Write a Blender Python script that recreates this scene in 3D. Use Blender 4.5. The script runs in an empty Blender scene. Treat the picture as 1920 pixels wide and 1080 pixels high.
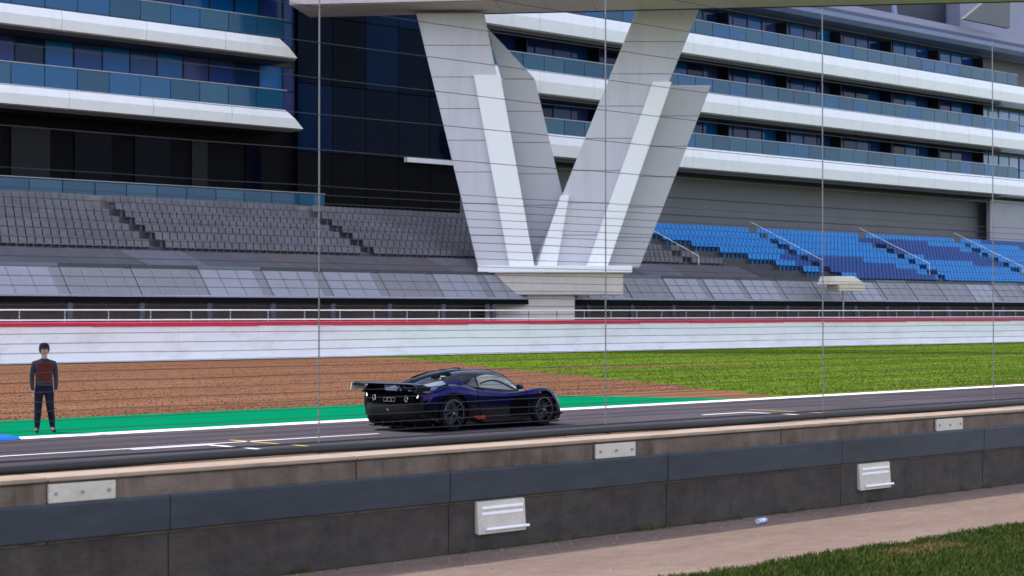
import bpy, bmesh, math, random
import numpy as np
from mathutils import Vector, Matrix
random.seed(7); np.random.seed(7)
R = math.radians
SC = bpy.context.scene
COL = SC.collection

# ------------------------------------------------------------------ camera
cam_d = bpy.data.cameras.new('camera'); cam = bpy.data.objects.new('camera', cam_d); COL.objects.link(cam)
FPX = 3540.0; CAMZ = 2.45; HOR = 585.0
cam_d.sensor_width = 36.0; cam_d.lens = 36.0 * FPX / 1920.0
cam_d.clip_start = 0.1; cam_d.clip_end = 6000
cam.location = (0, 0, CAMZ)
cam.rotation_euler = (R(90) + math.atan((HOR - 540) / FPX), 0, R(-45))
cam_d.dof.use_dof = True; cam_d.dof.focus_distance = 40.0; cam_d.dof.aperture_fstop = 3.2
SC.camera = cam

# ------------------------------------------------------------------ sky, sun, exposure
SUN_EL = R(52); SUN_AZ = math.atan2(0.90, -0.43)          # azimuth of the sun seen from the ground, from +X towards +Y
sd = Vector((math.cos(SUN_EL) * math.cos(SUN_AZ), math.cos(SUN_EL) * math.sin(SUN_AZ), math.sin(SUN_EL)))
w = bpy.data.worlds.new('World'); SC.world = w; w.use_nodes = True
nt = w.node_tree; nt.nodes.clear()
o_ = nt.nodes.new('ShaderNodeOutputWorld'); bg = nt.nodes.new('ShaderNodeBackground')
sky = nt.nodes.new('ShaderNodeTexSky'); sky.sky_type = 'NISHITA'; sky.sun_disc = False
sky.sun_elevation = SUN_EL; sky.sun_rotation = math.atan2(sd.x, sd.y)
sky.dust_density = 1.0; sky.ozone_density = 1.0; sky.air_density = 1.0
tc = nt.nodes.new('ShaderNodeTexCoord'); nz = nt.nodes.new('ShaderNodeTexNoise')
nz.inputs['Scale'].default_value = 2.6; nz.inputs['Detail'].default_value = 9; nz.inputs['Roughness'].default_value = 0.6
cr = nt.nodes.new('ShaderNodeValToRGB'); cr.color_ramp.elements[0].position = 0.42; cr.color_ramp.elements[1].position = 0.68
cr.color_ramp.elements[1].color = (0.85, 0.85, 0.85, 1)
mx = nt.nodes.new('ShaderNodeMixRGB'); mx.inputs[2].default_value = (8.6, 8.4, 9.4, 1)
nt.links.new(tc.outputs['Generated'], nz.inputs['Vector']); nt.links.new(nz.outputs['Fac'], cr.inputs['Fac'])
nt.links.new(cr.outputs['Color'], mx.inputs[0]); nt.links.new(sky.outputs['Color'], mx.inputs[1])
nt.links.new(mx.outputs[0], bg.inputs['Color']); nt.links.new(bg.outputs[0], o_.inputs['Surface'])
bg.inputs['Strength'].default_value = 0.15
sun_d = bpy.data.lights.new('sun', 'SUN'); sun_d.energy = 2.4; sun_d.angle = R(0.53); sun_d.color = (1.0, 0.93, 0.85)
sun = bpy.data.objects.new('sun', sun_d); COL.objects.link(sun); sun.location = (0, 0, 60)
sun.rotation_euler = (-sd).to_track_quat('-Z', 'Y').to_euler()
vs = SC.view_settings; vs.view_transform = 'Standard'; vs.look = 'None'; vs.gamma = 1.0; vs.use_curve_mapping = False
vs.exposure = 1.0
SC.render.engine = 'CYCLES'
SC.cycles.max_bounces = 6; SC.cycles.transparent_max_bounces = 12; SC.cycles.use_denoising = True

# ------------------------------------------------------------------ materials
MATS = {}
def mat(name, col, rough=0.6, metal=0.0, var=0.0, scale=4.0, bump=0.0, bscale=None, coat=0.0, spec=0.5, stretch=(1, 1, 1), col2=None, alpha=1.0, ior=1.5, aniso=None):
    if name in MATS: return MATS[name]
    m = bpy.data.materials.new(name); m.use_nodes = True
    t = m.node_tree; b = t.nodes['Principled BSDF']
    b.inputs['Base Color'].default_value = (*col, 1); b.inputs['Roughness'].default_value = rough
    b.inputs['Metallic'].default_value = metal; b.inputs['Coat Weight'].default_value = coat
    b.inputs['Specular IOR Level'].default_value = spec; b.inputs['IOR'].default_value = ior
    b.inputs['Alpha'].default_value = alpha
    if var > 0 or col2 is not None or bump > 0:
        g = t.nodes.new('ShaderNodeNewGeometry'); mp = t.nodes.new('ShaderNodeMapping')
        mp.inputs['Scale'].default_value = stretch
        t.links.new(g.outputs['Position'], mp.inputs['Vector'])
    if var > 0 or col2 is not None:
        n1 = t.nodes.new('ShaderNodeTexNoise'); n1.inputs['Scale'].default_value = scale; n1.inputs['Detail'].default_value = 8; n1.inputs['Roughness'].default_value = 0.65
        n2 = t.nodes.new('ShaderNodeTexNoise'); n2.inputs['Scale'].default_value = scale * 7.3; n2.inputs['Detail'].default_value = 5
        t.links.new(mp.outputs[0], n1.inputs['Vector']); t.links.new(mp.outputs[0], n2.inputs['Vector'])
        mm = t.nodes.new('ShaderNodeMath'); mm.operation = 'MULTIPLY_ADD'; mm.inputs[1].default_value = 0.4; 
        t.links.new(n2.outputs['Fac'], mm.inputs[0]); 
        m2 = t.nodes.new('ShaderNodeMath'); m2.operation = 'MULTIPLY'; m2.inputs[1].default_value = 0.6
        t.links.new(n1.outputs['Fac'], m2.inputs[0]); t.links.new(m2.outputs[0], mm.inputs[2])
        rp = t.nodes.new('ShaderNodeValToRGB'); rp.color_ramp.elements[0].position = 0.36; rp.color_ramp.elements[1].position = 0.64
        c2 = col2 if col2 is not None else tuple(min(1, c * (1 + var)) for c in col)
        c1 = col if col2 is not None else tuple(c * (1 - var) for c in col)
        rp.color_ramp.elements[0].color = (*c1, 1); rp.color_ramp.elements[1].color = (*c2, 1)
        t.links.new(mm.outputs[0], rp.inputs['Fac']); t.links.new(rp.outputs['Color'], b.inputs['Base Color'])
    if bump > 0:
        n3 = t.nodes.new('ShaderNodeTexNoise'); n3.inputs['Scale'].default_value = bscale or scale * 6; n3.inputs['Detail'].default_value = 6
        t.links.new(mp.outputs[0], n3.inputs['Vector'])
        bp = t.nodes.new('ShaderNodeBump'); bp.inputs['Strength'].default_value = bump; bp.inputs['Distance'].default_value = 0.03
        t.links.new(n3.outputs['Fac'], bp.inputs['Height']); t.links.new(bp.outputs[0], b.inputs['Normal'])
    MATS[name] = m
    return m

asphalt = mat('asphalt', (0.062, 0.054, 0.062), 0.85, spec=0.0, var=0.25, scale=0.35, bump=0.3, bscale=60, col2=(0.092, 0.081, 0.092), stretch=(0.18, 1, 1))
white_paint = mat('white_road_paint', (0.68, 0.68, 0.68), 0.6, spec=0.0, var=0.12, scale=1.5)
yellow_paint = mat('yellow_road_paint', (0.55, 0.36, 0.04), 0.6, spec=0.0, var=0.2, scale=2)
green_paint = mat('green_runoff_paint', (0.0015, 0.165, 0.072), 0.7, spec=0.0, var=0.10, scale=0.7, stretch=(0.3, 1, 1))
blue_paint = mat('blue_kerb_paint', (0.02, 0.12, 0.45), 0.55, spec=0.0, var=0.15, scale=2)
gravel_m = mat('gravel', (0.130, 0.060, 0.034), 0.95, spec=0.0, scale=0.8, bump=1.0, bscale=9, col2=(0.225, 0.115, 0.068), stretch=(0.12, 1.3, 1))
grass_far = mat('mown_grass', (0.058, 0.110, 0.010), 0.9, spec=0.0, scale=0.3, bump=1.0, bscale=8, col2=(0.140, 0.195, 0.022), stretch=(0.5, 1, 1))
ground_m = mat('ground_grass', (0.05, 0.08, 0.02), 0.95, spec=0.0, scale=0.05, col2=(0.09, 0.11, 0.03))
verge_m = mat('verge_soil', (0.035, 0.045, 0.010), 0.95, spec=0.0, scale=3, bump=0.6, col2=(0.06, 0.075, 0.016))
path_m = mat('path_tarmac', (0.165, 0.118, 0.095), 0.9, spec=0.0, scale=1.2, bump=0.5, bscale=70, col2=(0.235, 0.175, 0.143), stretch=(0.35, 1, 1))
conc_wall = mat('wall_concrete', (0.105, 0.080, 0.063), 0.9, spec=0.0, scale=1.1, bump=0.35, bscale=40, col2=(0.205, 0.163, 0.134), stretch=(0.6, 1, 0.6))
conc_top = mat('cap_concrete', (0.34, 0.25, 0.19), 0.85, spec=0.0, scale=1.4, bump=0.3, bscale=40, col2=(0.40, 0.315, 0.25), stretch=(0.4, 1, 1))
def add_streaks(m, dark, sx, sz, lo, hi):
    t = m.node_tree; b = t.nodes['Principled BSDF']; src = b.inputs['Base Color'].links[0].from_socket
    g = t.nodes.new('ShaderNodeNewGeometry'); mp = t.nodes.new('ShaderNodeMapping'); mp.inputs['Scale'].default_value = sx if isinstance(sx, tuple) else (sx, sx, sz); mp.inputs['Location'].default_value = (3.3, 1.7, .4)
    n = t.nodes.new('ShaderNodeTexNoise'); n.inputs['Scale'].default_value = 1.0; n.inputs['Detail'].default_value = 7; n.inputs['Roughness'].default_value = .7
    r = t.nodes.new('ShaderNodeValToRGB'); r.color_ramp.elements[0].position = lo; r.color_ramp.elements[1].position = hi
    x = t.nodes.new('ShaderNodeMixRGB'); x.blend_type = 'MULTIPLY'; x.inputs[2].default_value = (*dark, 1)
    t.links.new(g.outputs['Position'], mp.inputs['Vector']); t.links.new(mp.outputs[0], n.inputs['Vector']); t.links.new(n.outputs['Fac'], r.inputs['Fac'])
    t.links.new(r.outputs['Color'], x.inputs[0]); t.links.new(src, x.inputs[1]); t.links.new(x.outputs[0], b.inputs['Base Color'])
add_streaks(MATS['pale_grey_steel'], (.86, .85, .86), (.7, .7, .12), 0, .50, .75) if 'pale_grey_steel' in MATS else None
add_streaks(conc_wall, (.55, .52, .50), 3.2, .35, .50, .72)
add_streaks(conc_top, (.62, .60, .58), 1.3, 1.0, .52, .70)
add_streaks(asphalt, (.78, .77, .78), .12, 1.0, .46, .62)
add_streaks(grass_far, (.70, .76, .70), (.03, .32, 1), 0, .44, .62)
add_streaks(gravel_m, (.74, .70, .68), (.05, .9, 1), 0, .46, .64)
add_streaks(green_paint, (.70, .74, .76), (.10, 1.6, 1), 0, .50, .68)
steel_blue = mat('blue_grey_steel', (0.016, 0.021, 0.032), 0.5, 0.2, scale=1.2, col2=(0.034, 0.044, 0.062), stretch=(0.3, 1, 1))
cream_steel = mat('cream_painted_steel', (0.55, 0.50, 0.43), 0.55, var=0.12, scale=5)
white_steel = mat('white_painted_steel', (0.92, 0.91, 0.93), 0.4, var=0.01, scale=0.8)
grey_steel = mat('pale_grey_steel', (0.60, 0.585, 0.64), 0.45, var=0.02, scale=0.5)
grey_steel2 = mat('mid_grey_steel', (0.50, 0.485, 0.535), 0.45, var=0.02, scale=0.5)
galv = mat('galvanised_steel', (0.30, 0.31, 0.33), 0.45, 0.7, var=0.15, scale=8)
wire_m = mat('dark_wire', (0.05, 0.05, 0.058), 0.5, 0.6)
black_m = mat('black_rubber', (0.012, 0.012, 0.013), 0.6, var=0.3, scale=9)
banner_m = mat('white_belt', (0.80, 0.79, 0.83), 0.55, var=0.06, scale=0.6, stretch=(0.2, 1, 1)); add_streaks(banner_m, (.80, .78, .78), (.5, 1, .9), 0, .50, .75)
red_m = mat('red_belt', (0.62, 0.015, 0.07), 0.5, var=0.1, scale=1)
fascia_m = mat('white_cladding', (0.92, 0.91, 0.93), 0.35, var=0.02, scale=0.3); add_streaks(fascia_m, (.88, .87, .87), (.9, .9, .25), 0, .52, .78)
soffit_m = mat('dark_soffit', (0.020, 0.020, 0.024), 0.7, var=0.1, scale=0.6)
bridge_m = mat('bridge_cladding', (0.56, 0.48, 0.50), 0.6, var=0.08, scale=0.4)
dark_clad = mat('black_clad_shade', (0.0025, 0.0025, 0.004), 0.7, var=0.3, scale=0.5, spec=0.08)
grey_clad = mat('grey_cladding', (0.12, 0.122, 0.14), 0.6, var=0.1, scale=0.4)
roof_m = mat('blue_grey_roof', (0.15, 0.19, 0.33), 0.5, var=0.08, scale=0.4)
roof_dark = mat('dark_roof', (0.03, 0.035, 0.05), 0.6)
terrace_m = mat('terrace_concrete', (0.10, 0.096, 0.11), 0.85, spec=0.0, var=0.18, scale=0.5)
seat_m = mat('blue_seat_plastic', (0.0, 0.20, 0.56), 0.4, spec=0.2, var=0.12, scale=1.2)
seat_shade = mat('shaded_blue_seat_plastic', (0.005, 0.055, 0.26), 0.45, spec=0.2, var=0.12, scale=1.2)
panel_a = mat('canopy_sheet', (0.27, 0.265, 0.31), 0.5, var=0.08, scale=1.0)
panel_b = mat('canopy_sheet_dusty', (0.20, 0.195, 0.215), 0.55, var=0.1, scale=1.0)
cover_a = mat('cover_sheet', (0.112, 0.106, 0.122), 0.7, spec=0.0, var=0.12, scale=0.7)
cover_b = mat('cover_sheet_pale', (0.145, 0.140, 0.165), 0.7, spec=0.0, var=0.12, scale=0.7)
cover_c = mat('cover_sheet_warm', (0.125, 0.110, 0.115), 0.7, spec=0.0, var=0.12, scale=0.7)
glass = [mat('window_glass_%d' % i, c, 0.06, 0.0, spec=0.3, ior=1.3) for i, c in enumerate([(0.010, 0.055, 0.22), (0.004, 0.10, 0.32), (0.020, 0.045, 0.19), (0.040, 0.050, 0.17), (0.005, 0.022, 0.080)])]
glass_dark = [mat('tower_glass_%d' % i, c, 0.10, ior=1.12, spec=0.35) for i, c in enumerate([(0.002, 0.005, 0.018), (0.0015, 0.012, 0.045), (0.002, 0.0025, 0.008)])]
bal_glass = [mat('balustrade_glass_%d' % i, c, 0.05, ior=1.35, alpha=0.85) for i, c in enumerate([(0.012, 0.080, 0.165), (0.008, 0.105, 0.26), (0.022, 0.11, 0.19)])]
mull_m = mat('dark_mullion', (0.012, 0.013, 0.018), 0.5, spec=.2)

# ------------------------------------------------------------------ mesh helpers
class MB:
    def __init__(s): s.v = []; s.f = []
    def add(s, vs, fs):
        n = len(s.v); s.v += [tuple(p) for p in vs]; s.f += [tuple(i + n for i in f) for f in fs]; return s
    def box(s, a, b):
        (x0, y0, z0), (x1, y1, z1) = a, b
        return s.add([(x0, y0, z0), (x1, y0, z0), (x1, y1, z0), (x0, y1, z0), (x0, y0, z1), (x1, y0, z1), (x1, y1, z1), (x0, y1, z1)],
                     [(0, 3, 2, 1), (4, 5, 6, 7), (0, 1, 5, 4), (1, 2, 6, 5), (2, 3, 7, 6), (3, 0, 4, 7)])
    def prism(s, poly, off):                 # poly: 3D points in order, off: extrusion vector
        n = len(poly); off = Vector(off)
        vs = [Vector(p) for p in poly] + [Vector(p) + off for p in poly]
        fs = [tuple(range(n))[::-1], tuple(range(n, 2 * n))] + [(i, (i + 1) % n, n + (i + 1) % n, n + i) for i in range(n)]
        return s.add(vs, fs)
    def tube(s, pts, r, n=8, caps=True):
        pts = [Vector(p) for p in pts]; rr = r if isinstance(r, (list, tuple)) else [r] * len(pts)
        base = len(s.v); up = None
        for i, p in enumerate(pts):
            d = (pts[min(i + 1, len(pts) - 1)] - pts[max(i - 1, 0)]).normalized()
            a = d.cross(Vector((0, 0, 1)) if abs(d.z) < 0.9 else Vector((1, 0, 0))).normalized(); b = d.cross(a)
            for k in range(n):
                t = 2 * math.pi * k / n
                s.v.append(tuple(p + (a * math.cos(t) + b * math.sin(t)) * rr[i]))
        for i in range(len(pts) - 1):
            for k in range(n):
                s.f.append((base + i * n + k, base + i * n + (k + 1) % n, base + (i + 1) * n + (k + 1) % n, base + (i + 1) * n + k))
        if caps:
            s.f.append(tuple(base + k for k in range(n))[::-1]); s.f.append(tuple(base + (len(pts) - 1) * n + k for k in range(n)))
        return s
    def lathe(s, prof, n=40, axis='y', close=False):   # prof: (r, h) pairs round the axis
        base = len(s.v); m = len(prof)
        for k in range(n):
            t = 2 * math.pi * k / n
            for r, h in prof:
                if axis == 'y': s.v.append((r * math.cos(t), h, r * math.sin(t)))
                else: s.v.append((r * math.cos(t), r * math.sin(t), h))
        for k in range(n):
            for i in range(m - 1 + (1 if close else 0)):
                j = (i + 1) % m
                s.f.append((base + k * m + i, base + ((k + 1) % n) * m + i, base + ((k + 1) % n) * m + j, base + k * m + j))
        return s
    def mesh(s, name, ms, smooth=False, bevel=0.0):
        me = bpy.data.meshes.new(name); me.from_pydata(s.v, [], s.f)
        for m in (ms if isinstance(ms, (list, tuple)) else [ms]): me.materials.append(m)
        bm = bmesh.new(); bm.from_mesh(me)
        bmesh.ops.recalc_face_normals(bm, faces=bm.faces)
        if bevel > 0:
            es = [e for e in bm.edges if len(e.link_faces) == 2 and e.calc_face_angle(0) > 0.5]
            bmesh.ops.bevel(bm, geom=es, offset=bevel, segments=2, affect='EDGES', clamp_overlap=True)
        bm.to_mesh(me); bm.free()
        if smooth:
            me.polygons.foreach_set('use_smooth', [True] * len(me.polygons))
            try: me.set_sharp_from_angle(angle=R(40))
            except Exception: pass
        return me

def link(name, data, parent=None, loc=None, rot=None):
    o = bpy.data.objects.new(name, data); COL.objects.link(o)
    if parent is not None: o.parent = parent
    if loc is not None: o.location = loc
    if rot is not None: o.rotation_euler = rot
    return o
def tag(o, label=None, cat=None, group=None, kind=None):
    if label: o['label'] = label
    if cat: o['category'] = cat
    if group: o['group'] = group
    if kind: o['kind'] = kind
    return o
def thing(name, loc, label, cat, group=None, rz=0):
    o = link(name, None, None, loc, (0, 0, rz)); o.empty_display_size = 0.3
    return tag(o, label, cat, group)
def part(name, mb, m, parent, smooth=False, bevel=0.0, world=False, label=None, kind=None):
    o = link(name, mb.mesh(name, m, smooth, bevel) if isinstance(mb, MB) else mb, parent)
    if world:                                # mesh given in world coordinates under an unrotated thing
        p = parent; off = Vector((0, 0, 0))
        while p is not None: off += p.location; p = p.parent
        o.location = -off
    if label: o['label'] = label
    if kind: o['kind'] = kind
    return o
def solo(name, mb, m, label, cat, group=None, smooth=False, bevel=0.0, loc=None, kind=None):
    return tag(link(name, mb.mesh(name, m, smooth, bevel), None, loc), label, cat, group, kind)
def sheet(name, pts, z, m, parent=None):
    me = bpy.data.meshes.new(name); me.from_pydata([(x, y, z) for x, y in pts], [], [tuple(range(len(pts)))]); me.materials.append(m)
    if me.polygons[0].normal.z < 0: me.flip_normals()
    o = link(name, me, parent)
    if parent is None: o['kind'] = 'structure'
    return o
FWD = Vector((math.sqrt(.5), math.sqrt(.5), 0)); RGT = Vector((math.sqrt(.5), -math.sqrt(.5), 0))
def at_depth(px, py, Z):                     # photo pixel at a known distance -> world point
    return FWD * Z + RGT * ((px - 960) / FPX * Z) + Vector((0, 0, CAMZ + (HOR - py) / FPX * Z))

# ------------------------------------------------------------------ the ground
sheet('ground', [(-2500, -2500), (2500, -2500), (2500, 2500), (-2500, 2500)], -0.02, ground_m)
track = sheet('track', [(-300, 14.9), (500, 14.9), (500, 32.4), (-300, 32.4)], 0.0, asphalt)
sheet('edge_line', [(-300, 32.4), (500, 32.4), (500, 33.05), (-300, 33.05)], 0.004, white_paint)
sheet('run_off_strip', [(-300, 33.05), (42.3, 33.05), (40.0, 38.1), (-300, 38.1)], 0.008, green_paint)
def wobble(a, b, n, amp, seed):
    rg = random.Random(seed); out = []
    for i in range(n + 1):
        t = i / n; e = min(1, 4 * t * (1 - t) * 3)
        out.append((a[0] + (b[0] - a[0]) * t + rg.uniform(-amp, amp) * e, a[1] + (b[1] - a[1]) * t + rg.uniform(-amp, amp) * e))
    return out
bound = wobble((44.4, 33.6), (66.5, 74.5), 26, 0.45, 3)
sheet('gravel_trap', [(-300, 33.2)] + [(43.5, 33.2)] + bound + [(66.5, 78.0), (-300, 78.0)], 0.002, gravel_m)
sheet('infield_grass', [(40, 33.05), (500, 33.05), (500, 79.2), (40, 79.2)], -0.008, grass_far)
sheet('gravel_strip', [(43.0, 33.05)] + wobble((60, 33.5), (120, 33.45), 40, 0.10, 5) + [(500, 33.3), (500, 33.05)], 0.0025, gravel_m)
tongue = wobble((60.5, 58), (70.5, 54.5), 12, 0.25, 8) + wobble((70.0, 53.6), (57.8, 55.5), 12, 0.25, 9)
sheet('gravel_patch', tongue, 0.0028, gravel_m)
sheet('yard', [(-300, 79.3), (500, 79.3), (500, 130), (-300, 130)], 0.0, mat('yard_concrete', (0.16, 0.14, 0.13), 0.9, var=0.2, scale=0.3))
sheet('path', [(-300, 11.2), (500, 11.2), (500, 15.0), (-300, 15.0)], -0.004, path_m)
sheet('verge', [(-300, -40), (500, -40), (500, 11.25), (-300, 11.25)], 0.002, verge_m)
# kerb in blue and white at the left end of the edge line
kb = MB()
kerb = tag(link('kerb', None, None, (14, 32.7, 0)), kind='structure')
for i in range(9):
    x0 = 10.0 + i * 1.0
    mb = MB().prism([(x0 - 14, -0.42, 0.004), (x0 - 14, 0.30, 0.004), (x0 - 14, 0.30, 0.075), (x0 - 14, -0.30, 0.055)], (0.985, 0, 0))
    part('kerb_stone', mb, [blue_paint, white_paint][i % 2], kerb, bevel=0.008)
# starting grid markings
def strip(name, x0, x1, y0, y1, m): sheet(name, [(x0, y0), (x1, y0), (x1, y1), (x0, y1)], 0.004, m, track)
for gx, gy in ((20.6, 27.4), (36.6, 27.4), (52.6, 27.4), (28.6, 22.6), (44.6, 22.6), (12.6, 22.6)):
    strip('grid_slot_line', gx, gx + 0.15, gy - 1.25, gy + 1.25, white_paint)
    strip('grid_slot_line', gx - 1.6, gx, gy - 1.25, gy - 1.12, white_paint)
    strip('grid_slot_line', gx - 1.6, gx, gy + 1.12, gy + 1.25, white_paint)
    strip('grid_sight_line', gx + 1.1, gx + 1.2, gy - 0.7, gy + 2.0, yellow_paint)
strip('track_line', -60, 25.0, 28.75, 28.85, white_paint)
# tyre marks worn into the asphalt
tyre_dark = mat('rubbered_asphalt', (0.045, 0.040, 0.046), 0.8, spec=0.0, scale=0.5, col2=(0.075, 0.067, 0.075), stretch=(0.1, 2, 1))
for y in (25.2, 26.9, 30.3):
    sheet('rubber_line', [(-60, y), (150, y + 0.15), (150, y + 0.5), (-60, y + 0.38)], 0.0022, tyre_dark, track)

# verge grass: real blades along the path edge
def blades(name, n, xr, yr, h, m, seed, label, cat='grass', wid=0.006):
    rg = np.random.RandomState(seed)
    x = rg.uniform(*xr, n); y = rg.uniform(*yr, n)
    y = np.minimum(y, 11.22 + 0.09 * np.sin(x * 2.1) + 0.06 * np.sin(x * 7.3) + rg.normal(0, .03, n))
    a = rg.uniform(0, 2 * np.pi, n); hh = h * rg.uniform(.45, 1.25, n); lean = rg.uniform(.1, .8, n) * hh; b = rg.uniform(0, 2 * np.pi, n)
    V = np.zeros((n, 5, 3)); dx, dy = np.cos(a) * wid, np.sin(a) * wid
    V[:, 0] = np.stack([x - dx, y - dy, 0 * x], 1); V[:, 1] = np.stack([x + dx, y + dy, 0 * x], 1)
    mx_, my_ = x + np.cos(b) * lean * .35, y + np.sin(b) * lean * .35
    V[:, 2] = np.stack([mx_ + dx * .8, my_ + dy * .8, hh * .6], 1); V[:, 3] = np.stack([mx_ - dx * .8, my_ - dy * .8, hh * .6], 1)
    V[:, 4] = np.stack([x + np.cos(b) * lean, y + np.sin(b) * lean, hh], 1)
    me = bpy.data.meshes.new(name); me.vertices.add(n * 5); me.vertices.foreach_set('co', V.reshape(-1))
    base = np.arange(n) * 5
    loops = np.stack([base, base + 1, base + 2, base + 3, base + 3, base + 2, base + 4], 1).reshape(-1)
    me.loops.add(n * 7); me.loops.foreach_set('vertex_index', loops.astype(np.int32))
    ls = np.stack([np.arange(n) * 7, np.arange(n) * 7 + 4], 1).reshape(-1); me.polygons.add(n * 2); me.polygons.foreach_set('loop_start', ls.astype(np.int32))
    me.update(calc_edges=True); me.validate(); me.materials.append(m)
    return tag(link(name, me), label, cat, kind='stuff')
gb1 = mat('grass_blade', (0.022, 0.045, 0.004), 0.7, scale=1.1, spec=.15, col2=(0.075, 0.095, 0.012))
gb2 = mat('grass_blade_dry', (0.15, 0.08, 0.03), 0.8, scale=3, col2=(0.24, 0.14, 0.06))
blades('verge_grass', 90000, (10, 26), (8.6, 11.3), 0.055, gb1, 1, 'short green grass on the verge beside the tan path')
blades('dead_grass', 1600, (16.1, 17.3), (10.55, 10.9), 0.05, gb2, 2, 'streak of dead brown grass in the green verge')

def field(name, n, poly_fn, xr, yr, h, wid, m, seed, label, cat):
    rg = np.random.RandomState(seed)
    y = yr[0] + (yr[1] - yr[0]) * rg.rand(n) ** 1.5; x = rg.uniform(*xr, n); k = poly_fn(x, y); x, y = x[k], y[k]; n = len(x)
    a = rg.uniform(0, 2 * np.pi, n); hh = h * rg.uniform(.4, 1.3, n); ww = wid * rg.uniform(.6, 1.5, n); b = rg.uniform(0, 2 * np.pi, n)
    V = np.zeros((n, 4, 3)); dx, dy = np.cos(a) * ww, np.sin(a) * ww
    V[:, 0] = np.stack([x - dx, y - dy, 0 * x], 1); V[:, 1] = np.stack([x + dx, y + dy, 0 * x], 1)
    V[:, 2] = np.stack([x + dx * .9 + np.cos(b) * hh * .7, y + dy * .9 + np.sin(b) * hh * .7, hh], 1); V[:, 3] = np.stack([x - dx * .5 + np.cos(b) * hh * .4, y - dy * .5 + np.sin(b) * hh * .4, hh * .8], 1)
    me = bpy.data.meshes.new(name); me.vertices.add(n * 4); me.vertices.foreach_set('co', V.reshape(-1))
    me.loops.add(n * 4); me.loops.foreach_set('vertex_index', np.arange(n * 4, dtype=np.int32)); me.polygons.add(n); me.polygons.foreach_set('loop_start', (np.arange(n) * 4).astype(np.int32))
    me.update(calc_edges=True); me.validate(); me.materials.append(m)
    return tag(link(name, me), label, cat, kind='stuff')
gf = mat('infield_blade', (0.085, 0.145, 0.014), .8, scale=.3, spec=.0, col2=(0.185, 0.225, 0.036))
edge_x = lambda y: 44.4 + (y - 33.6) * (66.5 - 44.4) / (74.5 - 33.6)
add_streaks(gf, (.70, .76, .70), (.03, .32, 1), 0, .44, .62)
field('infield_grass_blades', 150000, lambda x, y: (x > edge_x(y) + .2 + .5 * np.sin(y * 3)) & (x < 48 + y * 1.35), (44, 150), (33.6, 78), .035, .022, gf, 21, 'rough green grass between the gravel trap and the white barrier', 'grass')
st = mat('gravel_stone', (.12, .058, .034), .95, scale=5, spec=.0, col2=(.29, .155, .095)); add_streaks(st, (.74, .70, .68), (.05, .9, 1), 0, .46, .64)
field('gravel_stones', 60000, lambda x, y: (x < edge_x(y) + .4) & (x > 12), (14, 64), (38.15, 76), .016, .022, st, 22, 'loose brown stones lying in the gravel trap', 'gravel')
def weeds():
    rg = np.random.RandomState(12); P = []; F = []
    for cx in list(rg.uniform(8, 28, 46)):
        k = rg.randint(6, 26); cy = rg.uniform(13.88, 13.95); sz = rg.uniform(.03, .10)
        for _ in range(k):
            x = cx + rg.normal(0, .05); y = cy + rg.normal(0, .015); a = rg.uniform(0, 6.28); h = sz * rg.uniform(.5, 1.3); n = len(P)
            P += [(x - .004, y, 0), (x + .004, y, 0), (x + math.cos(a) * h * .6, min(y + math.sin(a) * h * .6, 13.955), h)]; F.append((n, n + 1, n + 2))
    return MB().add(P, F)
tag(link('weeds', weeds().mesh('weeds', gb1)), 'sparse weeds sprouting along the foot of the concrete wall', 'weeds', kind='stuff')
def grit():
    rg = np.random.RandomState(5); mb = MB()
    for _ in range(2600):
        x = rg.uniform(9, 27); y = 11.25 + 2.65 * rg.beta(.7, .7); r = rg.uniform(.003, .011) * (1 + (rg.rand() < .03)); t = rg.uniform(0, 6.28)
        c, sn = math.cos(t) * r, math.sin(t) * r
        mb.add([(x + c, y + sn, -.004), (x - sn, y + c, -.004), (x - c, y - sn, -.004), (x + sn, y - c, -.004), (x + r * .2, y, r * .9)], [(0, 1, 4), (1, 2, 4), (2, 3, 4), (3, 0, 4)])
    return mb
tag(link('grit', grit().mesh('grit', mat('grit_stone', (.14, .11, .09), .9, scale=30, col2=(.34, .28, .23)))), 'loose grit scattered over the tan path', 'grit', kind='stuff')

# ------------------------------------------------------------------ near concrete wall
WY0, WY1, WZ = 14.0, 14.62, 1.02
wall = thing('concrete_wall', (15, 14.2, 0), 'low tan concrete block wall with a blue grey steel rail along its face', 'wall')
BL = 3.39
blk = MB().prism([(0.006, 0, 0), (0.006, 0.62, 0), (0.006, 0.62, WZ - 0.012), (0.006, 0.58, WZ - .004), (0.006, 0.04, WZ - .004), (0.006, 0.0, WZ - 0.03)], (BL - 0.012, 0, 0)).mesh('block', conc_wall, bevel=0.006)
base_me = MB().prism([(0.004, -0.028, 0), (0.004, -0.003, 0.0), (0.004, -0.003, 0.50), (0.004, -0.022, 0.495)], (BL - 0.008, 0, 0)).mesh('base_course', mat('dark_base_concrete', (0.030, 0.024, 0.021), 0.9, scale=1.3, bump=0.4, bscale=30, col2=(0.070, 0.056, 0.048), stretch=(0.5, 1, 0.8)), bevel=0.004)  # lower course in darker concrete than the blocks above
add_streaks(MATS['dark_base_concrete'], (.60, .58, .56), 2.6, .4, .48, .70)
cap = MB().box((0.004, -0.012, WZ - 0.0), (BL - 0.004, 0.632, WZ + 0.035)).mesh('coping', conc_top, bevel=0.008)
rail = MB().prism([(0, -0.002, 0.515), (0, -0.05, 0.53), (0, -0.055, 0.82), (0, -0.045, 0.835), (0, -0.002, 0.835)], (BL - 0.003, 0, 0)).mesh('rail', steel_blue, bevel=0.005)
hook = MB()
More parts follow.
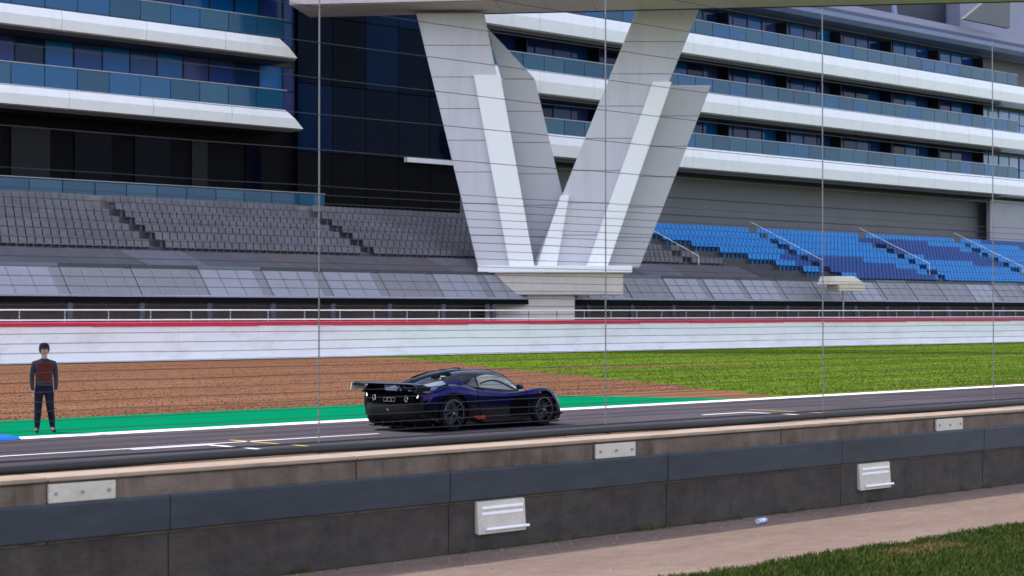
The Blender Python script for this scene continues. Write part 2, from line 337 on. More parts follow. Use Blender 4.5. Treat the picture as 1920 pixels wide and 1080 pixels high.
for i in range(-2, 12):
    x = 1.9 + (i - 0) * BL - 0.2 + random.uniform(-.003, .003)
    b = part('block', blk, None, wall); b.location = (x - 15, WY0 - 14.2 + random.uniform(-.004, .004), 0)
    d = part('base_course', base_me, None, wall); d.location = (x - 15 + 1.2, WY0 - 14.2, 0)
    c = part('coping', cap, None, wall); c.location = (x - 15, WY0 - 14.2, 0)
    r = part('steel_rail', rail, None, wall); r.location = (x - 15 + 1.2, WY0 - 14.2, 0)
plate = MB().box((-0.33, -0.03, 0.84), (0.33, -0.003, 1.0)).mesh('plate', cream_steel, bevel=0.006)
boltm = MB()
for sx in (-.26, 0, .26): boltm.tube([(sx, -0.031, .92), (sx, -0.046, .92)], 0.014, 8)
boltm = boltm.mesh('bolt', galv)
for X in (2.0, 8.8, 15.6, 22.4, 29.2):
    p = part('bracket_plate', plate, None, wall); p.location = (X - 15, WY0 - 14.2, 0)
    b = part('bolt', boltm, None, p)
ventb = MB().prism([(-0.36, -0.012, 0.18), (-0.36, -0.075, 0.165), (-0.36, -0.05, 0.50), (-0.36, -0.003, 0.505), (-0.36, -0.003, 0.18)], (0.70, 0, 0)).mesh('vent', cream_steel, bevel=0.006)
vslat = MB().box((-.30, -.075, 0), (.30, -.05, .028)).mesh('slat', white_steel, bevel=0.004)
vlip = MB().tube([(-.26, -.09, .215), (.36, -.09, .215)], .016, 8).mesh('lip', white_steel)
for X in (7.05, 13.8, 20.58, 27.3):
    p = part('vent_box', ventb, None, wall); p.location = (X - 15, WY0 - 14.2, 0)
    for z in (.30, .36, .42):
        q = part('vent_slat', vslat, None, p); q.location = (0, (z - .3) * -0.06 + 0.012, z)
    part('vent_lip', vlip, None, p)

# ------------------------------------------------------------------ catch fence on the wall
FY = 14.56
fence = thing('catch_fence', (15, FY, WZ), 'tall catch fence of thin horizontal wires and slim grey uprights on the concrete wall', 'fence')
upr = MB().box((-0.005, -0.006, 0.034), (0.005, 0.006, 5.4)).mesh('upright', mat('grey_rod', (.16, .16, .17), .5, .3))
foot = MB().box((-.03, -.04, .034), (.03, .04, .043)).mesh('foot', galv)
X = 20.3 - 4.22 * 5
while X < 34:
    u = part('upright', upr, None, fence); u.location = (X - 15, 0, 0)
    f = part('foot_plate', foot, None, u)
    X += 4.22
zs = [1.16 + 0.0845 * i for i in range(31)] + [3.70 + .354 * i for i in range(1, 8)]
for i, z in enumerate(zs):
    big = i >= 31 or i % 8 == 0
    rg = random.Random(i)
    pts = [(x, FY - 0.018 + rg.uniform(-.003, .003), z + 0.010 * math.sin((x / 4.22) * math.pi) * rg.uniform(-.6, .6)) for x in np.arange(0, 36, 1.055)]
    part('wire', MB().tube(pts, 0.0038 if big else 0.0030, 5), wire_m, fence, world=True)
part('base_conduit', MB().tube([(x, FY - .055, WZ + .078 + .004 * math.sin(x * 1.3)) for x in np.arange(-2, 42, .8)], .04, 10), black_m, fence, world=True, smooth=True)
part('base_rail', MB().box((-2, FY + .02, WZ + .13), (42, FY + .045, WZ + .150)), wire_m, fence, world=True)

# bottle dropped at the foot of the wall
bt = thing('plastic_bottle', (17.55, 13.45, 0.033), 'crushed pale blue plastic bottle lying at the foot of the wall', 'bottle', rz=R(12))
bot_m = mat('pale_blue_plastic', (0.55, 0.62, 0.82), 0.2, alpha=0.85)
part('bottle_body', MB().tube([(-.12, 0, 0), (-.115, 0, 0), (-.06, 0, .0), (0, 0, -.004), (.05, 0, 0), (.085, 0, 0), (.105, 0, 0), (.125, 0, 0)], [.028, .033, .033, .027, .032, .03, .014, .013], 14), bot_m, bt, smooth=True)
part('cap', MB().tube([(.125, 0, 0), (.145, 0, 0)], .016, 12), mat('blue_cap', (.03, .08, .4), .4), bt)
part('label_band', MB().tube([(-.05, 0, 0), (0.02, 0, -.001)], [.0338, .030], 14, caps=False), mat('white_film', (.75, .75, .8), .4), bt, smooth=True)

# ------------------------------------------------------------------ far barrier
BY = 78.6
bar = thing('trackside_barrier', (90, BY, 0), 'long white belted tyre barrier with a red top edge beyond the gravel and grass', 'barrier')
PW = 5.0
pan = []
for k in range(3):
    rg = random.Random(k + 40); mb = MB(); nx, nz_ = 6, 5; vsx = []
    for j in range(nz_ + 1):
        for i in range(nx + 1):
            z = 0.03 + 1.72 * j / nz_; x = 0.004 + (PW - 0.008) * i / nx
            y = -(0.30 * (1 - j / nz_) ** 3) + (rg.uniform(-.02, .02) if 0 < i < nx else 0)
            vsx.append((x, y, z))
    fs = [(j * (nx + 1) + i, j * (nx + 1) + i + 1, (j + 1) * (nx + 1) + i + 1, (j + 1) * (nx + 1) + i) for j in range(nz_) for i in range(nx)]
    n0 = len(vsx); vsx2 = [(x, 0.5, z) for x, y, z in vsx]
    mb.add(vsx, fs); mb.add([(0.015, .0, .03), (PW - .015, .0, .03), (PW - .015, .6, .03), (.015, .6, .03), (0.015, .0, 1.75), (PW - .015, .0, 1.75), (PW - .015, .6, 1.75), (.015, .6, 1.75)], [(1, 2, 6, 5), (2, 3, 7, 6), (3, 0, 4, 7), (4, 5, 6, 7)])
    pan.append(mb.mesh('belt', banner_m, smooth=True))
capm = []
for k in range(3):
    rg = random.Random(k + 70); d = rg.uniform(-.02, .02)
    capm.append(MB().prism([(0.004, -0.06, 1.74 + d), (0.004, -0.075, 1.9 + d), (0.004, 0.0, 1.96), (0.004, .6, 1.96), (0.004, .6, 1.74)], (PW - .008, 0, 0)).mesh('cap', red_m, bevel=0.015))
tyre_b = MB()
x = 30.0; k = 0
while x < 185:
    p = part('belt_panel', pan[k % 3], None, bar); p.location = (x - 90, random.uniform(-.004, .004), 0)
    p = part('red_cap', capm[(k * 7) % 3], None, bar); p.location = (x - 90, random.uniform(-.01, .01), 0)
    x += PW; k += 1
# hand rail and posts behind the barrier
hr = thing('guard_rail', (90, 81.0, 0), 'white tubular hand rail on posts behind the barrier', 'railing')
for z in (2.55, 2.05): part('rail', MB().tube([(30, 81, z), (185, 81, z)], .035, 8), white_steel, hr, world=True)
po = MB().box((-.03, -.03, 0), (.03, .03, 2.55)).mesh('post', galv)
for i in range(62):
    p = part('post', po, None, hr); p.location = (30 + 2.5 * i - 90, 0.05, 0)

# ------------------------------------------------------------------ grandstand
GS = thing('grandstand', (100, 86, 0), 'long grandstand with sloping grey canopy sheets in front, grey seat rows and blue seat rows', 'grandstand')
def gpart(n, mb, m, **k): return part(n, mb, m, GS, world=True, **k)
gpart('undercroft_wall', MB().box((30, 88.2, 0), (185, 88.5, 4.6)), mat('brown_concrete', (0.16, 0.125, 0.115), .9, var=.25, scale=.3))
gpart('front_beam', MB().box((30, 85.3, 2.95), (185, 85.7, 3.26)), dark_clad)
colm = MB().box((-.15, -.15, 0), (.15, .15, 2.95)).mesh('column', terrace_m)
for i in range(36):
    c = part('column', colm, None, GS); c.location = (31 + 4.4 * i - 100, -0.5, 0)
# sloping canopy sheets
cs = {}
for nm, m in (('a', panel_a), ('b', panel_b)):
    cs[nm] = MB().prism([(0, 85.3, 3.38), (3.75, 85.3, 3.38), (3.75, 86.45, 4.82), (0, 86.45, 4.82)], (0, 0.05, -0.04)).mesh('sheet', m)
trim = MB().prism([(-.03, 85.24, 3.27), (-.03, 85.36, 3.27), (-.03, 85.36, 3.37), (-.03, 85.24, 3.37)], (4.37, 0, 0)).mesh('trim', mat('pale_blue_trim', (0.45, 0.48, 0.60), .4))
side = MB().prism([(3.78, 85.31, 3.34), (4.37, 85.31, 3.34), (4.37, 86.46, 4.79), (3.78, 86.46, 4.79)], (0, 0.05, -0.04)).mesh('gap', panel_b)
rib = MB().prism([(0, 85.28, 3.40), (.05, 85.28, 3.40), (.05, 86.43, 4.85), (0, 86.43, 4.85)], (0, 0.02, -0.025)).mesh('rib', galv)
gut = MB().box((0.0, 86.5, 4.72), (4.36, 86.85, 5.02)).mesh('gutter', mat('dark_teal_steel', (0.035, 0.048, 0.055), .5))
gut2 = MB().box((0.0, 86.5, 4.72), (4.36, 86.85, 5.02)).mesh('gutter', mat('slate_steel', (0.13, 0.15, 0.18), .5))
for i in range(34):
    x = 31 + 4.4 * i; rg = random.Random(i)
    for nm, me in (('canopy_sheet', cs['a' if rg.random() < .55 else 'b']), ('canopy_trim', trim), ('canopy_gap_sheet', side), ('canopy_gutter', gut2 if rg.random() < .25 else gut)):
        p = part(nm, me, None, GS); p.location = (x - 100, -86 , 0)
    for q in (0.0, 1.22, 2.48, 3.72):
        p = part('canopy_rib', rib, None, GS); p.location = (x + q - 100, -86, 0)
# terrace steps
NR = 9; TR = 1.02; RI = 0.47; TY0, TZ0 = 87.0, 4.75
for r in range(NR):
    gpart('terrace_step', MB().box((30, TY0 + r * TR, TZ0 - 0.6 + r * RI), (178, TY0 + (r + 1) * TR + .02, TZ0 + r * RI)), terrace_m)
gpart('back_parapet', MB().box((30, 96.3, 8.0), (98, 96.5, 9.35)), mat('warm_parapet', (0.24, 0.21, 0.20), .8, var=.1, scale=.4))
# grey cover sheets pulled over the left terraces
for tier in range(1):
    x = 30.0; k = 0
    r0, r1 = ((-.1, 2.0), (3.2, 8.9))[tier]
    while x < (104 if tier else 112):
        wd = random.Random(int(x * 10) + tier).uniform(4.0, 5.4); m = random.Random(int(x * 7) + tier).choice([cover_a, cover_a, cover_b, cover_c])
        y0, z0 = TY0 + r0 * TR - .05, TZ0 + r0 * RI + .22; y1, z1 = TY0 + r1 * TR, TZ0 + r1 * RI + .22
        sh = -1.0 if tier == 0 else 1.0
        mb = MB(); nx, ny = 6, 5; vv = []
        rg = random.Random(k + tier * 50)
        for j in range(ny + 1):
            for i in range(nx + 1):
                s, t = i / nx, j / ny
                vv.append((x + wd * s - .02 * s + sh * t * .6, y0 + (y1 - y0) * t, z0 + (z1 - z0) * t - 0.10 * math.sin(math.pi * s) * math.sin(math.pi * t) + rg.uniform(-.02, .02)))
        mb.add(vv, [(j * (nx + 1) + i, j * (nx + 1) + i + 1, (j + 1) * (nx + 1) + i + 1, (j + 1) * (nx + 1) + i) for j in range(ny) for i in range(nx)])
        gpart('cover_sheet', mb, m, smooth=True)
        x += wd; k += 1
# seats
sm = MB().box((-.22, -.20, .40), (.22, .20, .45)).prism([(-.22, .18, .42), (.22, .18, .42), (.22, .27, .86), (-.22, .27, .86)], (0, .035, -.008)).box((-.05, -.05, 0), (.05, .05, .40))
seat_g = mat('grey_seat_plastic', (.15, .146, .165), .6, spec=.1, var=.2, scale=.5); seatA = sm.mesh('seat', seat_m); seatB = sm.mesh('seat', seat_shade); seatG = sm.mesh('seat', seat_g)
spots = []
for r in range(NR):
    xx = 106.0 + (NR - 1 - r) * 2.2
    while xx < 176:
        aisle = ((xx - 108) % 15.5) < 1.15
        if not aisle: spots.append((xx, TY0 + (r + .5) * TR, TZ0 + r * RI))
        xx += 0.52
for r in range(2, NR):
    xx = 32.0
    while xx < 103.5 + (NR - 1 - r) * 1.5:
        if ((xx - 30) % 15.5) > 1.15: spots.append((xx, TY0 + (r + .5) * TR, TZ0 + r * RI))
        xx += 0.52
spots.sort(key=lambda p: p[0] + .6 * p[1])
shade_patch = lambda p: math.sin(p[0] * .21 + p[1] * .7) + math.sin(p[0] * .093 - p[1] * .4) > .85  # shadow blotches over the blue seats, put into a darker seat colour
for p in spots[:300]:
    o = part('seat', seatG, None, GS); o.location = (p[0] - 100, p[1] - 86, p[2])
for nm, m, sel in (('seat_block', seat_m, 0), ('seat_block', seat_shade, 1), ('seat_block', seat_g, 2)):
    mb = MB()
    for p in spots[300:]:
        if (2 if not p[0] > 105.9 + (NR - 1 - (p[1] - TY0) / TR) * 2.0 else int(shade_patch(p))) == sel: mb.add([(x + p[0], y + p[1], z + p[2]) for x, y, z in sm.v], sm.f)
    gpart(nm, mb, m, kind='stuff')
for i, X in enumerate((108.55, 124.05, 139.55, 155.05)):
    gpart('aisle_rail', MB().tube([(X, TY0 + 2, TZ0 + 2 * RI + .9), (X, TY0 + NR * TR, TZ0 + NR * RI + .9)], .03, 6).tube([(X, TY0 + 2, TZ0), (X, TY0 + 2, TZ0 + 2 * RI + .9)], .03, 6), white_steel)

# cream canopy in front of the stand
cz = thing('canvas_canopy', (119.0, 84.0, 0), 'small cream canvas canopy on a post in front of the grandstand', 'canopy')
cream_cv = mat('cream_canvas', (0.62, 0.56, 0.44), .8, var=.08, scale=2)
part('canopy_top', MB().prism([(-2.2, -.9, 4.50), (-1.2, -.5, 5.15), (1.6, -.5, 5.2), (2.6, -.9, 4.55)], (0, 1.3, 0)), cream_cv, cz, bevel=.08, smooth=True)
part('valance', MB().box((-1.0, -.85, 4.02), (2.5, .3, 4.52)), cream_cv, cz, bevel=.05)
part('post', MB().tube([(.3, -.3, 0), (.3, -.3, 4.2)], .06, 10), galv, cz)

# ------------------------------------------------------------------ hotel
HY = 97.0
HT = thing('hotel_building', (110, 105, 0), 'long hotel building with white horizontal balcony bands and blue glass storeys', 'building')
def hpart(n, mb, m, **k): return part(n, mb, m, HT, world=True, **k)
FZ = 4.6
def band(x0, x1, ztop, th, tip=0.0, tip2=0.0):
    # slender white balcony edge with an inclined face; dark slab behind it
    pr = [(HY + .35, ztop), (HY + .05, ztop - .03), (HY - .10, ztop - th * .45), (HY + .02, ztop - th * .93), (HY + .5, ztop - th), (HY + 2.2, ztop - th), (HY + 2.2, ztop)]
    v = [(x0, y, z) for y, z in pr] + [(x1 - (tip * (z - (ztop - th)) / th if tip else 0), y, z) for y, z in pr]
    n = len(pr); f = [tuple(range(n)), tuple(range(n, 2 * n))[::-1]] + [(i, (i + 1) % n, n + (i + 1) % n, n + i) for i in range(n)]
    return MB().add(v, f)
paneW = 2.0
pane_me = {}
def pane_mesh(kind, wd, ht, m):
    key = (kind, round(wd, 2), round(ht, 2), m.name)
    if key not in pane_me: pane_me[key] = MB().box((.03, -.02, .03), (wd - .03, .02, ht - .03)).mesh(kind, m)
    return pane_me[key]
mull_me = {}
def storey(x0, x1, z0, z1, y, gl, weights, frac=.5):
    x = x0; k = 0
    key = round(z1 - z0, 2)
    if key not in mull_me: mull_me[key] = MB().box((-.05, -.07, 0), (.05, .03, z1 - z0)).mesh('mullion', mull_m)
    while x < x1 - .3:
        rg = random.Random(int(x * 31 + z0 * 17)); m = rg.choices(gl, weights)[0]
        wd = min(paneW, x1 - x)
        p = part('window_pane', pane_mesh('pane', wd, z1 - z0, m), None, HT); p.location = (x - 110, y - 105, z0); p.rotation_euler = (R(rg.uniform(-.5, .5)), 0, R(rg.uniform(-.7, .7)))
        q = part('mullion', mull_me[key], None, HT); q.location = (x - 110, y - 105, z0)
        x += paneW; k += 1
    hpart('transom', MB().box((x0, y - .06, z0 + (z1 - z0) * frac - .04), (x1, y - .03, z0 + (z1 - z0) * frac + .04)), mull_m)
def balustrade(x0, x1, z, gl):
    x = x0
    while x < x1 - .3:
        rg = random.Random(int(x * 13 + z * 29)); wd = min(2.2, x1 - x)
        p = part('balustrade_panel', pane_mesh('bal', wd, 1.25, rg.choice(gl)), None, HT); p.location = (x - 110, HY + .25 - 105, z); p.rotation_euler = (0, 0, R(rg.uniform(-.4, .4)))
        x += 2.2
    hpart('handrail', MB().box((x0, HY + .21, z + 1.25), (x1, HY + .29, z + 1.31)), galv)
XL0, XL1, XT1, XR1 = 30.0, 79.0, 94.0, 165.5
TOPS = [15.6, 20.2, 24.8]
for i, zt in enumerate(TOPS):
    if i < 2 or True:
        xe = XL1 - 1.2 - .5 * i; xs_ = [XL0] + [xe - 5.9 * k for k in range(7, 0, -1)] + [xe]
        for a, b in zip(xs_[:-1], xs_[1:]): hpart('balcony_band', band(a, b - (0 if b == xe else .03), zt, 1.25, tip=1.6 if b == xe else 0), fascia_m)
    for k in range(15): hpart('balcony_band', band(XT1 + 5.9 * k, XT1 + 5.9 * (k + 1) - .03, zt + .12, 1.8), fascia_m)
    # soffit of the balcony
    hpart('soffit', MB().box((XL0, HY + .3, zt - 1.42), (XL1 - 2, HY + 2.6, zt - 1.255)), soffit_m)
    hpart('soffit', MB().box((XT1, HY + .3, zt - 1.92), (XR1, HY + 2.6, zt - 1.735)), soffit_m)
GY = HY + 2.6
for i, zt in enumerate(TOPS):
    z1 = zt + FZ - 1.45
    storey(XL0, XL1, zt, z1, GY, glass, [3, 2, 3, 2, 2]); balustrade(XL0, XL1 - 2.5, zt, bal_glass)
    storey(XT1, XR1, zt, z1 - .2, GY, glass, [3, 3, 2, 1.2, 1.5]); balustrade(XT1, XR1 + 3, zt, bal_glass)
    # floor zone behind the bands
    hpart('spandrel', MB().box((XL0, GY - .05, z1), (XL1, GY + .3, zt + FZ + .02)), soffit_m)
    hpart('spandrel', MB().box((XT1, GY - .05, z1 - .2), (XR1, GY + .3, zt + FZ + .02)), soffit_m)
corner_glass = [mat('corner_glass_%d' % i, c, .06) for i, c in enumerate([(.10, .22, .50), (.13, .27, .55), (.08, .25, .45)])]
for zt in TOPS[:2]: storey(XR1, 184, zt, zt + 2.7, GY + .4, corner_glass, [1, 1, 1])
hpart('corner_core', MB().box((XR1 + .35, GY + .7, 9), (184, GY + 12, 29.0)), grey_clad)
# balcony dividers on the right wing
fin = MB().box((-.04, 1.0, 0), (.04, 2.15, 2.7)).mesh('fin', mull_m)
for zt in TOPS:
    x = XT1 + 6.0
    while x < XR1:
        p = part('balcony_divider', fin, None, HT); p.location = (x - 110, HY + .4 - 105, zt); x += 8.0
# core, end walls and roofs
hpart('core_wall', MB().box((XL0, GY + .3, 0), (XL1, GY + 12, 30)), dark_clad)
hpart('core_wall', MB().box((XT1, GY + .3, 14.0), (XR1, GY + 12, 29.2)), dark_clad)
hpart('base_wall', MB().box((XT1 - .5, GY + .4, 0), (XR1, GY + 1.0, 13.9)), grey_clad)
hpart('base_wall', MB().box((XR1 + .02, GY - 1.0, 0), (200, GY - .6, 13.6)), mat('pale_base_wall', (.34, .34, .38), .7, var=.08, scale=.4))
for z in (10.4, 11.8): hpart('cladding_joint', MB().box((98, GY + .36, z), (XR1, GY + .41, z + .05)), mull_m)
# roof of the right wing: stepped blue grey edge, dark plant above
hpart('roof_edge', MB().prism([(XT1, HY + .2, 28.0), (XT1, HY - .2, 28.35), (XT1, HY - .2, 28.75), (XT1, HY + 1.0, 28.9), (XT1, HY + 6, 28.9), (XT1, HY + 6, 28.0)], (190 - XT1, 0, 0)), roof_m)
hpart('roof_edge', MB().prism([(XT1, HY + .9, 28.9), (XT1, HY + .6, 29.3), (XT1, HY + .7, 29.9), (XT1, HY + 6, 29.9), (XT1, HY + 6, 28.9)], (186 - XT1, 0, 0)), mat('lavender_roof', (.22, .22, .31), .5))
hpart('roof_plant', MB().box((XT1 + 4, HY + 5, 29.9), (163, HY + 12, 36.0)), roof_dark)
hpart('roof_plant', MB().box((163.2, HY + 3.5, 29.9), (215, HY + 12, 36.0)), mat('lavender_clad', (.22, .23, .33), .5, var=.06, scale=.4))
hpart('roof_fin', MB().prism([(157.5, HY - .4, 30.4), (166, HY - .4, 30.4), (166, HY - .4, 34.0), (161.5, HY - .4, 32.6)], (0, .4, 0)), grey_clad)
for xf in (120, 134, 148):
    hpart('roof_strut', MB().prism([(xf, HY + 1, 29.9), (xf + .4, HY + 1, 29.9), (xf + 4.4, HY + 4, 34.0), (xf + 4.0, HY + 4, 34.0)], (0, .3, 0)), roof_m)
# recessed ground storeys of the left wing, overhang shade put into the black colour
hpart('recess_back', MB().box((XL0, GY + .1, 8.6), (XT1, GY + .35, 14.3)), dark_clad)
for i in range(14):
    x = 32 + i * 4.3; rg = random.Random(i + 5)
    hpart('recess_window', MB().box((x, GY - .02, 9.6), (x + rg.choice([1.2, 2.6, 3.6]), GY + .08, 13.4)), rg.choice([glass_dark[2], glass_dark[2], mat('faint_recess_panel', (.008, .008, .012), .5, spec=.15)]))
for i in range(22):
    p = part('terrace_balustrade', pane_mesh('bal', 2.2, .9, bal_glass[0] if i % 3 else bal_glass[2]), None, HT); p.location = (31 + 2.2 * i - 110, 96.9 - 105, 9.3)
hpart('terrace_handrail', MB().box((30, 96.86, 10.22), (79.4, 96.94, 10.27)), galv)
# dark glass stair tower
for c in range(5):
    for r in range(5):
        x = XL1 + c * 3.0; z = 8.6 + r * 4.6 if r else 8.6
        m = glass_dark[2] if r < 1 else random.Random(c * 9 + r).choice([glass_dark[0], glass_dark[1], glass_dark[1], glass_dark[2]])
        if r < 1: m = dark_clad
        p = part('tower_pane', pane_mesh('tow', 3.0, 4.6, m), None, HT); p.location = (x - 110, HY + 2.3 - 105, z + 0.02)
hpart('tower_back', MB().box((XL1, HY + 2.5, 0), (XT1, HY + 14, 32)), dark_clad)
hpart('tower_band', MB().box((88.5, HY + 1.9, 13.0), (XT1, HY + 2.25, 13.35)), fascia_m)

# ------------------------------------------------------------------ footbridge and its raking supports
BD = Vector((.6, -.8, 0)); BN = Vector((.8, .6, 0))
fb = thing('footbridge', (83.2, 92.1, 21.9), 'enclosed grey footbridge joining the hotel high above the track', 'bridge')
Q = Vector((83.2, 92.1, 0))
def bq(t, n, z): p = Q + BD * t + BN * n; return (p.x, p.y, z)
def bbox(t0, t1, n0, n1, z0, z1):
    return MB().add([bq(t0, n0, z0), bq(t1, n0, z0), bq(t1, n1, z0), bq(t0, n1, z0), bq(t0, n0, z1), bq(t1, n0, z1), bq(t1, n1, z1), bq(t0, n1, z1)],
                    [(0, 3, 2, 1), (4, 5, 6, 7), (0, 1, 5, 4), (1, 2, 6, 5), (2, 3, 7, 6), (3, 0, 4, 7)])
part('deck', bbox(-7.2, 110, -5.2, 0, 22.0, 22.6), bridge_m, fb, world=True)
part('side_wall', bbox(-7.2, 110, -5.2, -5.0, 22.6, 26.2), grey_clad, fb, world=True)
part('side_wall', bbox(-7.2, 110, -.2, 0, 22.6, 26.2), grey_clad, fb, world=True)
part('roof', bbox(-7.2, 110, -5.5, .3, 26.2, 26.6), bridge_m, fb, world=True)
for t in range(-6, 108, 3): part('soffit_panel', bbox(t, t + 2.96, -4.9, -.3, 21.95, 21.995), bridge_m, fb, world=True)
part('edge_trim', bbox(-7.2, 110, .002, .06, 21.93, 22.5), mat('dark_trim', (.05, .05, .055), .5), fb, world=True)

add_streaks(grey_steel, (.86, .85, .86), (.7, .7, .12), 0, .50, .75)
vs_ = thing('bridge_support', (87.9, 84.0, 0), 'pale grey and white raking V shaped steel bridge support on a cream pedestal', 'bridge support')
ZP = 121.6
def leg(quad, depth, thick, ridge=None):
    # quad: photo corners top-left, top-right, bottom-right, bottom-left, held in the support's own plane
    pts = [at_depth(x, y, ZP) + FWD * depth for x, y in quad]
    return MB().prism(pts, FWD * thick)
def seg(qt, qb, lo, hi):
    (a, b), (c, d) = qt, qb
    L = lambda p, q, t: (p[0] + (q[0] - p[0]) * t, p[1] + (q[1] - p[1]) * t)
    return [L(a, b, lo), L(a, b, hi), L(c, d, hi), L(c, d, lo)]
AL = (((780, 24), (908, 24)), ((896, 500), (1003, 500)))
BLq = (((892, 141), (1004, 141)), ((985, 500), (1090, 500)))
AR = (((1197, 11), (1315, 11)), ((1000, 500), (1112, 500)))
BR = (((1226, 150), (1342, 150)), ((1100, 500), (1204, 500)))
def spart(n, q, d, t, m, bevel=.04): return part(n, leg(q, d, t), m, vs_, world=True, bevel=bevel)
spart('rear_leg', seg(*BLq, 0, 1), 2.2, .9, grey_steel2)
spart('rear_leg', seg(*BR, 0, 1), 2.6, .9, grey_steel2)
spart('front_leg', seg(*AL, 0, 1), 0.0, 1.0, grey_steel)
spart('front_leg', seg(*AR, 0, 1), 1.05, 1.0, grey_steel)
# white strips along the legs, painting in the bright overlap of smeared legs
def stripq(y0, y1, x0a, x0b, x1a, x1b): return [(x0a, y0), (x0b, y0), (x1b, y1), (x1a, y1)]
spart('leg_bright_strip', stripq(141, 500, 888, 938, 955, 1002), -.30, .32, white_steel)
spart('leg_bright_strip', stripq(150, 500, 1226, 1262, 1100, 1140), .72, .36, white_steel)
spart('leg_bright_strip', stripq(365, 500, 1052, 1068, 1006, 1044), .55, .52, white_steel)
# panel seams across the legs
seam_m = mat('seam_grey', (.16, .16, .18), .6)
def seams(q, depth, n):
    (a, b), (c, d) = q
    for k in range(1, n):
        t = k / n; L = lambda p, r, t: (p[0] + (r[0] - p[0]) * t, p[1] + (r[1] - p[1]) * t)
        p0, p1 = L(a, c, t), L(b, d, t)
        spart('panel_seam', [(p0[0] + 1, p0[1]), (p1[0] - 1, p1[1]), (p1[0] - 1, p1[1] + 1.2), (p0[0] + 1, p0[1] + 1.2)], depth - .012, .02, seam_m, 0)
seams(AL, 0.0, 8); seams(AR, 1.05, 8); seams(BLq, 2.2, 6); seams(BR, 2.6, 6)
spart('gusset', [(912, 40), (1004, 139), (940, 139)], 2.3, .5, grey_steel2)
# collars where the legs meet
for y, a, b in ((356, 868, 1238),): pass
pc = at_depth(1040, 500, ZP); c0 = Vector((pc.x, pc.y, 0)) + FWD * 1.6
def obox(cx, hw, hd, z0, z1):
    c = c0 + RGT * cx; a, b = RGT * hw, FWD * hd
    ps = [c - a - b, c + a - b, c + a + b, c - a + b]
    return MB().add([(p.x, p.y, z0) for p in ps] + [(p.x, p.y, z1) for p in ps], [(0, 3, 2, 1), (4, 5, 6, 7), (0, 1, 5, 4), (1, 2, 6, 5), (2, 3, 7, 6), (3, 0, 4, 7)])
part('cap_slab', obox(0, 4.95, 2.4, 4.98, 5.42), white_steel, vs_, world=True, bevel=.04)
part('pedestal_block', obox(-.1, 4.5, 2.0, 3.55, 4.97), mat('cream_concrete', (.58, .52, .47), .7, var=.1, scale=.5), vs_, world=True, bevel=.05)
part('pedestal_column', obox(-1.6, 2.9, 1.5, 0, 3.54), MATS['cream_concrete'], vs_, world=True, bevel=.05)

# ------------------------------------------------------------------ the car
paint = mat('blue_car_paint', (0.0006, 0.0020, 0.058), 0.18, 0.9, coat=0.15)
carbon = mat('gloss_carbon', (0.003, 0.0035, 0.007), 0.16, spec=.25, coat=0.05, var=.2, scale=30)
carbon_m = mat('satin_carbon', (0.004, 0.004, 0.0045), 0.4, var=.3, scale=25, spec=.07)
cglass = mat('car_glass', (0.035, 0.045, 0.055), 0.04, ior=1.6)
see_glass = mat('side_glass', (0.22, 0.235, 0.20), 0.06, ior=1.5, var=.2, scale=3)
rubber = mat('tyre_rubber', (0.006, 0.006, 0.007), 0.8, spec=.05)
rim_m = mat('dark_rim', (0.022, 0.022, 0.026), 0.35, 0.7)
rim_edge = mat('rim_lip', (0.06, 0.058, 0.068), 0.3, 0.9)
disc_m = mat('brake_disc', (0.10, 0.10, 0.10), 0.4, 0.8)
cal_m = mat('blue_caliper', (0.02, 0.09, 0.32), 0.4)
chrome = mat('bright_metal', (0.75, 0.74, 0.72), 0.18, 1.0)
gold = mat('exhaust_metal', (0.55, 0.47, 0.36), 0.3, 1.0)
dark_in = mat('dark_recess', (0.002, 0.002, 0.002), 0.9, spec=.02)
red_l = mat('red_lettering', (0.75, 0.02, 0.01), 0.5)
lamp_red = mat('lamp_red', (0.35, 0.02, 0.02), 0.2)

